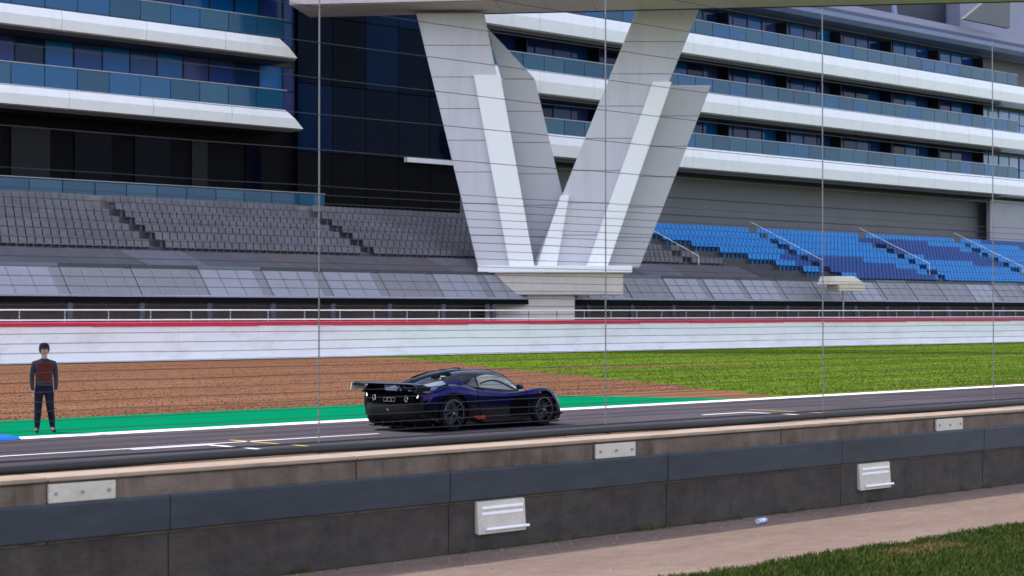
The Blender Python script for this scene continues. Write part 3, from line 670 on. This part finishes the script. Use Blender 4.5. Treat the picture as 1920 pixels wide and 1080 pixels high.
CARX, CARY = 26.56, 29.22
def fx(x): return x * .88 if x < 0 else (x * .95 if x <= 2.8 else 2.66 + (x - 2.8) * .82)
car = thing('hypercar', (CARX, CARY, 0), 'low dark blue hypercar with black rear wing and diffuser speeding along the track', 'car')
ST = np.array([
 #  x     wb   zb   w1   z1   w2   z2   w3   z3   w4   z4   w5   z5   w6   z6   w7   z7   zc
 [-.90, .80, .30, .88, .40, .92, .55, .90, .76, .76, .80, .60, .815, .45, .825, .25, .83, .835],
 [-.60, .85, .20, .93, .32, .97, .55, .96, .82, .83, .87, .62, .885, .44, .90, .22, .925, .935],
 [-.30, .88, .14, .95, .25, .99, .58, .985, .87, .85, .925, .64, .905, .47, .93, .24, .985, .995],
 [0.00, .88, .12, .96, .22, 1.0, .60, .99, .89, .86, .95, .68, .915, .54, .97, .28, 1.05, 1.06],
 [0.40, .88, .10, .95, .20, .98, .55, .975, .85, .86, .915, .74, .90, .62, 1.00, .36, 1.11, 1.13],
 [0.80, .88, .10, .93, .18, .94, .50, .94, .77, .86, .855, .78, .875, .68, 1.03, .46, 1.155, 1.18],
 [1.20, .88, .10, .92, .18, .905, .48, .915, .715, .865, .79, .80, .835, .71, 1.03, .50, 1.17, 1.20],
 [1.60, .88, .10, .92, .18, .90, .48, .91, .695, .865, .76, .80, .80, .71, 1.0, .50, 1.155, 1.19],
 [2.00, .88, .10, .92, .18, .91, .48, .925, .705, .865, .755, .79, .77, .68, .925, .47, 1.075, 1.115],
 [2.30, .88, .10, .94, .20, .95, .50, .955, .745, .865, .78, .76, .755, .62, .84, .42, .96, .985],
 [2.55, .88, .12, .95, .22, .98, .52, .975, .78, .85, .81, .70, .745, .54, .775, .36, .83, .85],
 [2.80, .88, .12, .96, .24, .985, .52, .98, .79, .83, .82, .67, .72, .52, .71, .32, .735, .745],
 [3.10, .86, .12, .95, .22, .97, .48, .955, .745, .81, .775, .65, .67, .50, .65, .32, .66, .665],
 [3.40, .80, .12, .90, .20, .92, .40, .89, .62, .76, .645, .62, .57, .47, .56, .32, .565, .57],
 [3.65, .68, .13, .78, .17, .80, .29, .75, .43, .64, .46, .52, .44, .42, .44, .27, .45, .45],
 [3.76, .55, .17, .62, .19, .63, .25, .58, .34, .50, .365, .42, .365, .33, .365, .22, .37, .37]])
XS = ST[:, 0]
PTS = np.zeros((len(XS), 10, 2))
PTS[:, 0, 1] = ST[:, 2]
for k in range(1, 9):
    PTS[:, k, 0] = ST[:, 2 * k - 1]; PTS[:, k, 1] = ST[:, 2 * k]
PTS[:, 9, 1] = ST[:, 17]
def herm(xs, ys, x):
    i = int(np.clip(np.searchsorted(xs, x) - 1, 0, len(xs) - 2))
    def sl(j):
        if j == 0: return (ys[1] - ys[0]) / (xs[1] - xs[0])
        if j == len(xs) - 1: return (ys[-1] - ys[-2]) / (xs[-1] - xs[-2])
        return (ys[j + 1] - ys[j - 1]) / (xs[j + 1] - xs[j - 1])
    h = xs[i + 1] - xs[i]; t = (x - xs[i]) / h
    return (2 * t**3 - 3 * t**2 + 1) * ys[i] + (t**3 - 2 * t**2 + t) * h * sl(i) + (-2 * t**3 + 3 * t**2) * ys[i + 1] + (t**3 - t**2) * h * sl(i + 1)
_sec = {}
def section(x):
    k = round(x, 5)
    if k not in _sec: _sec[k] = herm(XS, PTS, x)
    return _sec[k]
VI = np.arange(10.0)
def S(x, v, off=0.0):                        # point on the right-hand half of the body shell
    p = herm(VI, section(x), v)
    if off:
        e = .02; a = herm(VI, section(x), min(v + e, 9)); b = herm(VI, section(x), max(v - e, 0))
        t = a - b; n = np.array([t[1], -t[0]]); n = n / (np.linalg.norm(n) + 1e-9); p = p + n * off
    return np.array([fx(x), max(p[0], 0), p[1] + max(0, p[1] - .85) * .11])
nxs = 96; vq = np.linspace(0, 9, 46)
xq = np.linspace(-.90, 3.76, nxs)
ring = []
mbv = []; mbf = []; fm = []
NVR = 2 * (len(vq) - 1)
for x in xq:
    half = [S(x, v) for v in vq]
    for p in half: mbv.append((p[0], -p[1], p[2]))          # right side: -y
    for p in half[-2:0:-1]: mbv.append((p[0], p[1], p[2]))
def vidx(k):
    return vq[k] if k < len(vq) else vq[2 * (len(vq) - 1) - k]
for i in range(nxs - 1):
    for k in range(NVR):
        a, b = i * NVR + k, i * NVR + (k + 1) % NVR
        mbf.append((a, b, b + NVR, a + NVR))
mbf.append(tuple(range(NVR))[::-1]); mbf.append(tuple((nxs - 1) * NVR + k for k in range(NVR)))
me = bpy.data.meshes.new('body'); me.from_pydata(mbv, [], mbf)
for m in (paint, carbon_m, carbon, dark_in): me.materials.append(m)
bm = bmesh.new(); bm.from_mesh(me); bmesh.ops.recalc_face_normals(bm, faces=bm.faces); bm.to_mesh(me); bm.free()
body_o = link('body', me)
AX = [(0.0, 0.372, 0.425), (2.66, 0.355, 0.405)]
for ax, az, ar in AX:
    for s in (-1, 1):
        c = MB().lathe([(0, 0), (ar, 0), (ar, .5), (0, .5)], 48)
        cm = bpy.data.meshes.new('cut'); cm.from_pydata([(x + ax, (y + .60) * s, z + az) for x, y, z in c.v], [], c.f)
        b2 = bmesh.new(); b2.from_mesh(cm); bmesh.ops.remove_doubles(b2, verts=b2.verts, dist=1e-5); bmesh.ops.recalc_face_normals(b2, faces=b2.faces); b2.to_mesh(cm); b2.free()
        co = link('cut', cm); md = body_o.modifiers.new('b', 'BOOLEAN'); md.object = co; md.operation = 'DIFFERENCE'; md.solver = 'EXACT'
bpy.context.view_layer.update()
dg = bpy.context.evaluated_depsgraph_get()
me2 = bpy.data.meshes.new_from_object(body_o.evaluated_get(dg))
for o in [o for o in COL.objects if o.name.startswith('cut')]: bpy.data.objects.remove(o)
bpy.data.objects.remove(body_o)
me2.materials.clear()
for m in (paint, carbon_m, carbon, dark_in): me2.materials.append(m)
for p in me2.polygons:
    x, y, z = p.center; ay = abs(y); mi = 0; p.use_smooth = True
    for ax, az, ar in AX:
        rr = math.hypot(x - ax, z - az)
        if rr < ar + .004 and ay > .585 and (abs(rr - ar) < .02 and abs(p.normal.y) < .35 or ay < .61): mi = 3
    if mi == 0:
        if x < -.78: mi = 1
        elif z < (.50 if .3 < x < 2.35 else (.56 if x < -.46 else (.34 if x > 2.9 else .24))): mi = 1
        elif ay < .60 and z > .80 and x < 2.7: mi = 2
        elif x < 0.1 and ay < .80 and z > .8: mi = 2
        elif .5 < x < 2.5 and z > .88: mi = 2
    p.material_index = mi
try: me2.set_sharp_from_angle(angle=R(38))
except Exception: pass
body = part('body', me2, None, car)
body['label'] = 'dark blue painted body shell with black lower panels'
def patch_grid(xs, v0, v1, off, nv=10, mirror=False, thick=.012):
    mb = MB(); s = 1 if mirror else -1
    g0 = []; n = nv + 1
    for x in xs:
        a, b = v0(x), v1(x)
        for j in range(n):
            p = S(x, a + (b - a) * j / nv, off); g0.append((p[0], s * p[1], p[2]))
    f = [(i * n + j, i * n + j + 1, (i + 1) * n + j + 1, (i + 1) * n + j) for i in range(len(xs) - 1) for j in range(nv)]
    return mb.add(g0, f)
def cpart(n, mb, m, parent=None, **k): return part(n, mb, m, parent or car, **k)
ease = lambda t: t * t * (3 - 2 * t)
def win_lo(x): return 6.12 + .1 * max(0, (1.0 - x))
def win_hi(x):
    t = (x - .78) / (2.42 - .78); return max(win_lo(x) + .01, 6.15 + 1.28 * (max(0, math.sin(math.pi * min(1, t) ** .72)) ** .55))
qx = lambda a, b, n: [a + (b - a) * i / n for i in range(n + 1)]
for mir in (False, True):
    cpart('window_surround', patch_grid(qx(.45, 2.46, 30), lambda x: 6.0, lambda x: 6.05 + 1.85 * max(0, math.sin(math.pi * ((x - .45) / 2.01) ** .8)) ** .6, .004, mirror=mir), carbon, smooth=True)
    wdw = cpart('side_window', patch_grid(qx(.95, 2.40, 26), win_lo, win_hi, .009, mirror=mir), see_glass, smooth=True)
    cpart('quarter_window', patch_grid(qx(.52, .88, 8), lambda x: 6.1, lambda x: 6.15 + 1.0 * (x - .5) / .38, .009, mirror=mir), cglass, smooth=True)
    sgn = 1 if mir else -1
    # door pillar arc across the side glass
    pil = [S(x, win_lo(x) + (win_hi(x) - win_lo(x)) * (.55 * math.sin(math.pi * (.18 + .82 * (x - 1.0) / 1.2)) ** .7), .014) for x in qx(1.0, 2.18, 14)]
    cpart('window_bar', MB().tube([(p[0], sgn * p[1], p[2]) for p in pil], .017, 6), carbon, wdw, smooth=True)
    cpart('deck_window', patch_grid(qx(-.42, .10, 8), lambda x: 6.25, lambda x: 7.25, .008, mirror=mir), mat('pale_deck_glass', (.16, .18, .22), .08), smooth=True)
    # intakes and door lines
    cpart('side_intake', patch_grid(qx(1.78, 2.30, 10), lambda x: 2.25, lambda x: 3.0 + .75 * math.sin((x - 1.78) / .52 * math.pi) ** .5, .006, mirror=mir), dark_in, smooth=True)
    cpart('haunch_intake', patch_grid(qx(-.52, -.12, 8), lambda x: 4.45 - .0 * x, lambda x: 4.5 + .75 * ((x + .52) / .40), .008, mirror=mir), dark_in, smooth=True)
    cpart('door_line', MB().tube([(p[0], sgn * p[1], p[2]) for p in [S(.86 - .10 * math.sin((v - 2.2) / 3.6 * math.pi), v, .002) for v in qx(2.2, 5.9, 14)]], .006, 5), dark_in)
    cpart('door_line', MB().tube([(p[0], sgn * p[1], p[2]) for p in [S(2.28 + .05 * v - .2, v, .002) for v in qx(3.6, 5.9, 10)]], .006, 5), dark_in)
    cpart('shoulder_scoop', patch_grid(qx(.60, 1.02, 8), lambda x: 4.9, lambda x: 4.95 + .62 * ((x - .6) / .42), .008, mirror=mir), dark_in, smooth=True)
    # side skirt blade
    sk = MB().prism([(.46, sgn * .90, .085), (2.22, sgn * .90, .085), (2.22, sgn * 1.0, .10), (2.05, sgn * 1.0, .16), (.9, sgn * .975, .15), (.46, sgn * .97, .30)], (0, -sgn * .05, .012))
    cpart('side_skirt', sk, carbon_m, bevel=.006)
    # mirror on its stalk
    mr = cpart('door_mirror', MB().tube([(1.83, sgn * 1.0, .865), (1.87, sgn * 1.0, .865), (1.96, sgn * 1.0, .868), (2.00, sgn * 1.0, .87)], [.052, .062, .05, .02], 14), carbon, smooth=True)
    cpart('mirror_stalk', MB().tube([(1.92, sgn * .84, .77), (1.92, sgn * .93, .81), (1.92, sgn * .97, .84)], .012, 8), chrome, mr, smooth=True)
    # tail lamps: slim bright rings in the dark recess, marker lamp at the corner
    tl = cpart('tail_lamp', MB().tube([(-.885, sgn * .47, .745), (-.885, sgn * .53, .735), (-.885, sgn * .55, .68), (-.885, sgn * .52, .625), (-.885, sgn * .46, .64), (-.885, sgn * .47, .745)], .0075, 6), chrome, smooth=True)
    cpart('lamp_core', MB().prism([(-.872, sgn * .47, .735), (-.872, sgn * .535, .725), (-.872, sgn * .535, .65), (-.872, sgn * .47, .65)], (.01, 0, 0)), mat('lamp_dark', (.05, .03, .03), .15), tl)
    cpart('corner_lamp', MB().tube([(-.80, sgn * .80, .73), (-.72, sgn * .90, .715), (-.60, sgn * .972, .70)], .010, 6), lamp_red)
    cpart('corner_reflector', MB().prism([(-.84, sgn * .76, .70), (-.84, sgn * .80, .70), (-.83, sgn * .82, .76), (-.83, sgn * .785, .77)], (.02, 0, 0)), chrome)
    cpart('rear_panel', MB().prism([(-.80, sgn * .70, .59), (-.70, sgn * .955, .59), (-.62, sgn * .975, .69), (-.80, sgn * .80, .69)], (.04, 0, 0)), carbon)
# windscreen, roof scoop, engine cover
ws = patch_grid(qx(1.70, 2.58, 16), lambda x: 7.95, lambda x: 9.0, .008); w2 = patch_grid(qx(1.70, 2.58, 16), lambda x: 7.95, lambda x: 9.0, .008, mirror=True)
ws.add(w2.v, w2.f); cpart('windscreen', ws, cglass, smooth=True)
sc_v = []; sc_n = 9
sx = [0.98, .90, .70, .45, .10, -.30, -.70]
for i, x in enumerate(sx):
    wd = [.22, .24, .24, .20, .13, .06, .018][i]; hh = [.025, .042, .050, .055, .060, .055, .03][i]; zb = S(x, 9)[2] - .01
    for k in range(sc_n):
        t = math.pi * k / (sc_n - 1); sc_v.append((x, -wd * math.cos(t), zb + hh * math.sin(t) ** .6))
scm = MB().add(sc_v, [(i * sc_n + k, i * sc_n + k + 1, (i + 1) * sc_n + k + 1, (i + 1) * sc_n + k) for i in range(len(sx) - 1) for k in range(sc_n - 1)] + [tuple(range(sc_n))])
scoop = cpart('roof_scoop', scm, carbon, smooth=True)
cpart('scoop_mouth', MB().prism([(.984, -.13, S(.98, 9)[2] + .008), (.984, .13, S(.98, 9)[2] + .008), (.984, .11, S(.98, 9)[2] + .04), (.984, -.11, S(.98, 9)[2] + .04)], (.004, 0, 0)), dark_in, scoop)
for s in (-1, 1):
    for i in range(3):
        x = .42 - i * .16; p = S(x, 8.1 - .05 * i, .012)
        cpart('roof_vent', MB().prism([(x - .08, s * (p[1] - .05), p[2] - .02), (x + .04, s * (p[1] - .05), p[2] + .02), (x + .04, s * (p[1] + .08), p[2] - .01), (x - .08, s * (p[1] + .08), p[2] - .045)], (0, 0, .014)), dark_in)
pb = S(.22, 7.75, .02)
cpart('filler_cap', MB().lathe([(0, .0), (.055, .0), (.055, .014), (.04, .022), (0, .022)], 18, axis='z'), chrome).location = (.22, -pb[1], pb[2] - .012)
# rear end: rounded lower bumper, dark recess with exhausts, diffuser
by = np.linspace(-.955, .955, 29); bz = [(.115, .30), (.12, .16), (.16, .075), (.24, .02), (.36, 0), (.47, .0), (.535, .012), (.57, .05), (.575, .14)]
bv = []
for y in by:
    t = abs(y) / .955; xo = -.935 + .02 * t ** 2 + .30 * t ** 7
    for z, dx in bz: bv.append((xo + dx * (1 - .3 * t), y * (1 - .05 * max(0, .3 - z) / .2), z + (.0 if z > .2 else .02 * (1 - t))))
nb = len(bz)
bmp = cpart('rear_bumper', MB().add(bv, [(i * nb + k, i * nb + k + 1, (i + 1) * nb + k + 1, (i + 1) * nb + k) for i in range(28) for k in range(nb - 1)]), carbon_m, smooth=True)
cpart('rear_recess', MB().prism([(-.80, -.80, .56), (-.80, .80, .56), (-.80, .84, .79), (-.80, -.84, .79)], (.012, 0, 0)), dark_in)
for i in range(5): cpart('grille_bar', MB().box((-.86, -.72, .60 + i * .034), (-.85, .72, .605 + i * .034)), carbon)
cpart('tail_edge', MB().prism([(-.90, -.80, .79), (-.90, .80, .79), (-.80, .86, .835), (-.80, -.86, .835)], (.06, 0, .018)), carbon, bevel=.01)
df = cpart('diffuser', MB().prism([(-.93, -.62, .10), (-.93, .62, .10), (-.5, .62, .07), (-.5, -.62, .07)], (0, 0, .022)), carbon_m, bevel=.006)
for y in (-.42, -.14, .14, .42): cpart('diffuser_fin', MB().prism([(-.955, y, .095), (-.94, y, .22), (-.86, y, .26), (-.6, y, .10)], (0, .010, 0)), carbon_m, df)
ex = cpart('exhaust', MB().prism([(-.895, -.21, .70), (-.895, .21, .70), (-.895, .15, .60), (-.895, -.15, .60)], (.05, 0, 0)), dark_in, bevel=.006)
def hexring(y, w0, w1, z0, z1):
    pts = [(-.905, y - w0, z1), (-.905, y + w0, z1), (-.905, y + w1, z0), (-.905, y - w1, z0)]
    return MB().tube(pts + [pts[0]], .0075, 6)
for y, a, b in ((-.125, .055, .04), (0, .05, .05), (.125, .055, .04)): cpart('exhaust_tip', hexring(y, a, b, .615, .69), gold, ex)
em = MB().box((-.945, -.012, .425), (-.930, 0.0, .475)).box((-.945, .012, .448), (-.930, .020, .475)).box((-.945, .028, .45), (-.930, .036, .475))
cpart('emblem', em, chrome)
# rear wing: broad black blade with turned-down tips on two struts and side buttresses
WN = 32; wv = []; prof = [(-.02, .0), (.04, .030), (.14, .040), (.28, .028), (.42, .0), (.28, -.016), (.12, -.022), (.03, -.02)]
def wing_z(y): t = abs(y) / 1.0; return .945 - .035 * max(0, (t - .80) / .20) ** 1.6
for i in range(WN + 1):
    y = -1.0 + 2.0 * i / WN; tw = .05 * abs(y) ** 2
    for dx, dz in prof: wv.append((-1.10 + dx + tw, y, wing_z(y) + dz + (.36 - dx) * .12))
n = len(prof)
wf = [(i * n + j, i * n + (j + 1) % n, (i + 1) * n + (j + 1) % n, (i + 1) * n + j) for i in range(WN) for j in range(n)] + [tuple(range(n)), tuple(WN * n + j for j in range(n))[::-1]]
wing = cpart('rear_wing', MB().add(wv, wf), carbon, smooth=True)
for s in (-1, 1):
    zt = wing_z(1.0)
    cpart('wing_end_plate', MB().prism([(-1.09, s * 1.005, zt - .085), (-.70, s * 1.005, zt - .06), (-.68, s * 1.005, zt + .025), (-1.06, s * 1.005, zt + .075)], (0, s * .012, 0)), mat('sunlit_pale_plate', (.62, .63, .62), .3, .2) if s > 0 else carbon, wing)  # left plate's sunlit brightness is put into its pale colour
    cpart('wing_strut', MB().prism([(-.86, s * .36, .82), (-.70, s * .36, .84), (-.74, s * .36, .96), (-.92, s * .36, .95)], (0, .018, 0)), carbon, wing)
    cpart('wing_buttress', MB().prism([(-1.02, s * .55, .955), (-.72, s * .55, .975), (-.30, s * .90, .86), (-.58, s * .97, .80), (-.86, s * .92, .82)], (0, 0, -.05)), carbon, wing, bevel=.012)
# front splitter
cpart('front_splitter', MB().prism([(2.86, -.93, .075), (3.26, -.86, .075), (3.50, -.55, .075), (3.53, 0, .075), (3.50, .55, .075), (3.26, .86, .075), (2.86, .93, .075)], (0, 0, .025)), carbon_m, bevel=.005)
for s in (-1, 1):
    cpart('dive_plane', MB().prism([(3.0, s * .93, .24), (3.2, s * .88, .22), (3.28, s * .95, .25), (3.02, s * 1.0, .31)], (0, 0, .012)), carbon_m)
    cpart('head_lamp', MB().box((3.16, s * .80 - .05, .55), (3.24, s * .80 + .04, .58)), chrome, bevel=.01)
# red lettering on the side skirt panel
let = MB(); rg = random.Random(4); x = .64
for row, (z, h) in enumerate(((.262, .030), (.228, .022))):
    xx = .60 + .01 * row
    while xx < .90:
        let.box((xx, -.962, z), (xx + .012, -.956, z + h)); let.box((xx + .012, -.962, z + h * .72 if rg.random() < .5 else z), (xx + .034, -.956, z + h if rg.random() < .6 else z + h * .30)) if True else None
        xx += .047
let2 = MB()
for q in range(0, len(let.v), 8):
    zz = [v[2] for v in let.v[q:q + 8]]
    if max(zz) - min(zz) > .002: let2.add(let.v[q:q + 8], [(0, 3, 2, 1), (4, 5, 6, 7), (0, 1, 5, 4), (1, 2, 6, 5), (2, 3, 7, 6), (3, 0, 4, 7)])
cpart('lettering', let2, red_l)
# wheels
def wheel_meshes(r, wd, rr):
    t = MB().lathe([(rr, -wd / 2), (r - .03, -wd / 2 - .004), (r - .008, -wd / 2 + .02), (r, -wd / 2 + .05), (r, wd / 2 - .05), (r - .008, wd / 2 - .02), (r - .03, wd / 2 + .004), (rr, wd / 2)], 48)
    l = MB().lathe([(rr + .002, wd / 2 + .004), (rr - .018, wd / 2 + .006), (rr - .02, wd / 2 - .03), (rr - .03, -wd / 2), (rr + .002, -wd / 2)], 48)
    sp = MB()
    for k in range(5):
        for dlt in (-.16, .16):
            a = 2 * math.pi * k / 5 + dlt * .55; b = 2 * math.pi * k / 5 + dlt * 1.15
            p0 = Vector((math.cos(a) * .05, wd / 2 - .045, math.sin(a) * .05)); p1 = Vector((math.cos(b) * (rr - .012), wd / 2 - .012, math.sin(b) * (rr - .012)))
            sp.tube([p0, (p0 + p1) / 2 + Vector((0, -.012, 0)), p1], [.026, .018, .016], 6)
    sp.lathe([(0, wd / 2 - .025), (.055, wd / 2 - .025), (.065, wd / 2 - .06), (0, wd / 2 - .06)], 20)
    d = MB().lathe([(.07, wd / 2 - .13), (rr - .055, wd / 2 - .13), (rr - .055, wd / 2 - .10), (.07, wd / 2 - .10)], 32, close=True)
    c = MB()
    a0 = R(130); pr = []
    c.box((-.05, wd / 2 - .15, rr - .13), (.05, wd / 2 - .075, rr - .04)); 
    nut = MB().lathe([(0, wd / 2 - .022), (.028, wd / 2 - .022), (.022, wd / 2 + .005), (0, wd / 2 + .005)], 6)
    return t.mesh('tyre', rubber, True), l.mesh('rim', rim_edge, True), sp.mesh('spokes', rim_m, True), d.mesh('disc', disc_m, True), c.mesh('caliper', cal_m, False, .012), nut.mesh('nut', chrome)
for ax, r, wd, rr, yo in ((0.0, .372, .34, .280, .975), (2.66, .355, .27, .262, .972)):
    ms = wheel_meshes(r, wd, rr)
    for s in (-1, 1):
        wl = cpart('wheel', ms[0], None); wl.location = (ax, s * (yo - wd / 2), r + .001)
        wl.rotation_euler = (0, 0, R(180) if s < 0 else 0)
        wl['label'] = 'black tyre with dark spoked wheel'
        wl.name = 'wheel'
        for nm, mm in zip(('rim_lip', 'spokes', 'brake_disc', 'caliper', 'centre_nut'), ms[1:]):
            q = part(nm, mm, None, wl)
            if nm == 'caliper': q.rotation_euler = (0, R(60 if s < 0 else -60), 0)
            if nm == 'spokes': q.rotation_euler = (0, R(17 + 20 * s), 0)

# ------------------------------------------------------------------ the marshal beside the track
def skinned(name, chains, mats, matfn, parent, levels=1, root=0):
    vs, es, rs = [], [], []
    idx = {}
    def vid(p):
        k = tuple(round(c, 4) for c in p[:3])
        if k not in idx: idx[k] = len(vs); vs.append(k); rs.append(p[3] if isinstance(p[3], tuple) else (p[3], p[3]))
        return idx[k]
    for ch in chains:
        ids = [vid(p) for p in ch]
        es.extend(zip(ids[:-1], ids[1:]))
    me = bpy.data.meshes.new(name); me.from_pydata(vs, es, [])
    o = link(name, me)
    md = o.modifiers.new('s', 'SKIN'); md.use_smooth_shade = True
    sub = o.modifiers.new('d', 'SUBSURF'); sub.levels = levels; sub.render_levels = levels
    for i, sv in enumerate(me.skin_vertices[0].data): sv.radius = rs[i]; sv.use_root = (i == root)
    bpy.context.view_layer.update()
    m2 = bpy.data.meshes.new_from_object(o.evaluated_get(bpy.context.evaluated_depsgraph_get()))
    bpy.data.objects.remove(o)
    m2.materials.clear()
    for m in mats: m2.materials.append(m)
    for p in m2.polygons: p.use_smooth = True; p.material_index = matfn(p.center)
    return part(name, m2, None, parent)
skin_m = mat('skin', (0.42, 0.24, 0.17), .6); navy = mat('navy_trousers', (0.010, 0.011, 0.022), .9, var=.3, scale=9, bump=.8, bscale=14, spec=.1)
jacket = mat('grey_blue_jacket', (0.030, 0.032, 0.048), .85, var=.25, scale=9, bump=.8, bscale=14, spec=.1); shoe = mat('black_shoe', (.012, .012, .012), .5); hair_m = mat('dark_hair', (.02, .014, .01), .7)
rust = mat('rust_red_bib', (0.085, 0.016, 0.010), .8, var=.25, scale=8, bump=.8, bscale=14, spec=.1)
ps = thing('person', (20.35, 33.75, 0.008), 'person in dark jacket, rust red bib, cap and navy trousers standing on the green strip', 'person', rz=R(-25))
# local axes: faces -Y
pel = (0, .01, .95, (.155, .115)); ch1 = (0, .0, 1.15, (.15, .105)); ch2 = (0, .0, 1.34, (.175, .115)); nk = (0, .005, 1.49, .062); nk2 = (0, -.01, 1.54, .058)
chains = [[pel, ch1, ch2, nk, nk2, (0, -.02, 1.60, .072), (0, -.015, 1.68, .092), (0, -.01, 1.755, .070)]]
for s in (-1, 1):
    chains.append([pel, (s * .10, .01, .86, .108), (s * .12, -.02, .50, .082), (s * .135 + (.03 if s > 0 else 0), .03 + .05 * s, .28, .074), (s * .14 + (.04 if s > 0 else 0), .03 + .06 * s, .10, .055), (s * .15 + (.04 if s > 0 else 0), -.07 + .06 * s, .05, .046), (s * .16 + (.05 if s > 0 else 0), -.16 + .06 * s, .04, .036)])
    chains.append([ch2, (s * .20, .01, 1.40, .066), (s * .240, .045, 1.13, .052), (s * .235, -.01, .93, .042), (s * .225, -.045, .86, .030)])
bod = skinned('body', chains, [skin_m, navy, jacket, shoe], lambda c: 0 if c[2] > 1.505 else (3 if c[2] < .10 and True else (1 if c[2] < .97 and abs(c[0]) < .185 else 2)), ps, 2)
for s in (-1, 1):
    hx, hy, hz = 0, 0, 0
    palm = [[(hx, hy, hz, .026), (hx, hy - .012, hz - .05, (.018, .036))]]
    for k in range(4):
        L = (.062, .074, .070, .054)[k]; a = -.027 + .018 * k
        palm.append([(hx, hy - .012, hz - .05, (.018, .036)), (hx, hy - .012 + a, hz - .088, .0095), (hx - s * .006, hy - .014 + a, hz - .088 - L * .5, .0085), (hx - s * .022, hy - .018 + a, hz - .088 - L * .95, .007)])
    palm.append([(hx, hy, hz, .026), (hx - s * .006, hy - .038, hz - .035, .0115), (hx - s * .012, hy - .055, hz - .075, .009)])
    skinned('hand', palm, [skin_m], lambda c: 0, ps, 1).location = (s * .225, -.045, .86)
# hair, face details, cap of hair, bib, radio
part('hair', MB().lathe([(.0, 1.785), (.05, 1.778), (.088, 1.74), (.103, 1.69), (.098, 1.64), (.086, 1.60)], 20, axis='z'), hair_m, ps, smooth=True).location = (0, .016, .006)
capo = part('cap', MB().lathe([(.0, 1.815), (.055, 1.808), (.092, 1.775), (.106, 1.725), (.108, 1.70)], 20, axis='z'), navy, ps, smooth=True); capo.location = (0, .004, .008)
part('peak', MB().prism([(-.075, -.085, 1.722), (.075, -.085, 1.722), (.05, -.175, 1.705), (-.05, -.175, 1.705)], (0, 0, .012)), navy, capo, bevel=.004)
part('nose', MB().tube([(0, -.10, 1.70), (0, -.122, 1.665), (0, -.105, 1.655)], [.008, .014, .009], 8), skin_m, ps, smooth=True)
for s in (-1, 1):
    part('eye', MB().lathe([(0, -.006), (.010, -.004), (.011, .004), (0, .006)], 10), mat('eye_dark', (.02, .015, .012), .3), ps).location = (s * .034, -.098, 1.695)
    part('ear', MB().tube([(s * .094, -.0, 1.70), (s * .104, .008, 1.68), (s * .094, .004, 1.65)], [.012, .017, .009], 8), skin_m, ps, smooth=True)
part('mouth', MB().tube([(-.024, -.094, 1.625), (0, -.101, 1.623), (.024, -.094, 1.625)], .005, 6), mat('lips', (.30, .12, .10), .6), ps)
bibp = []
NB = 28
rows = [(1.02, .172, .135), (1.10, .166, .128), (1.20, .170, .128), (1.32, .192, .135), (1.42, .165, .120)]
for z, a, b in rows:
    for k in range(NB):
        t = 2 * math.pi * k / NB; wv_ = 1 + .03 * math.sin(5 * t + z * 9)
        bibp.append((a * wv_ * math.cos(t), .004 + b * wv_ * math.sin(t), z))
part('bib', MB().add(bibp, [(i * NB + k, i * NB + (k + 1) % NB, (i + 1) * NB + (k + 1) % NB, (i + 1) * NB + k) for i in range(len(rows) - 1) for k in range(NB)]), rust, ps, smooth=True)
part('belt', MB().lathe([(.165, .955), (.172, .955), (.172, .99), (.165, .99)], 28, axis='z', close=True), black_m, ps).scale = (1, .8, 1)
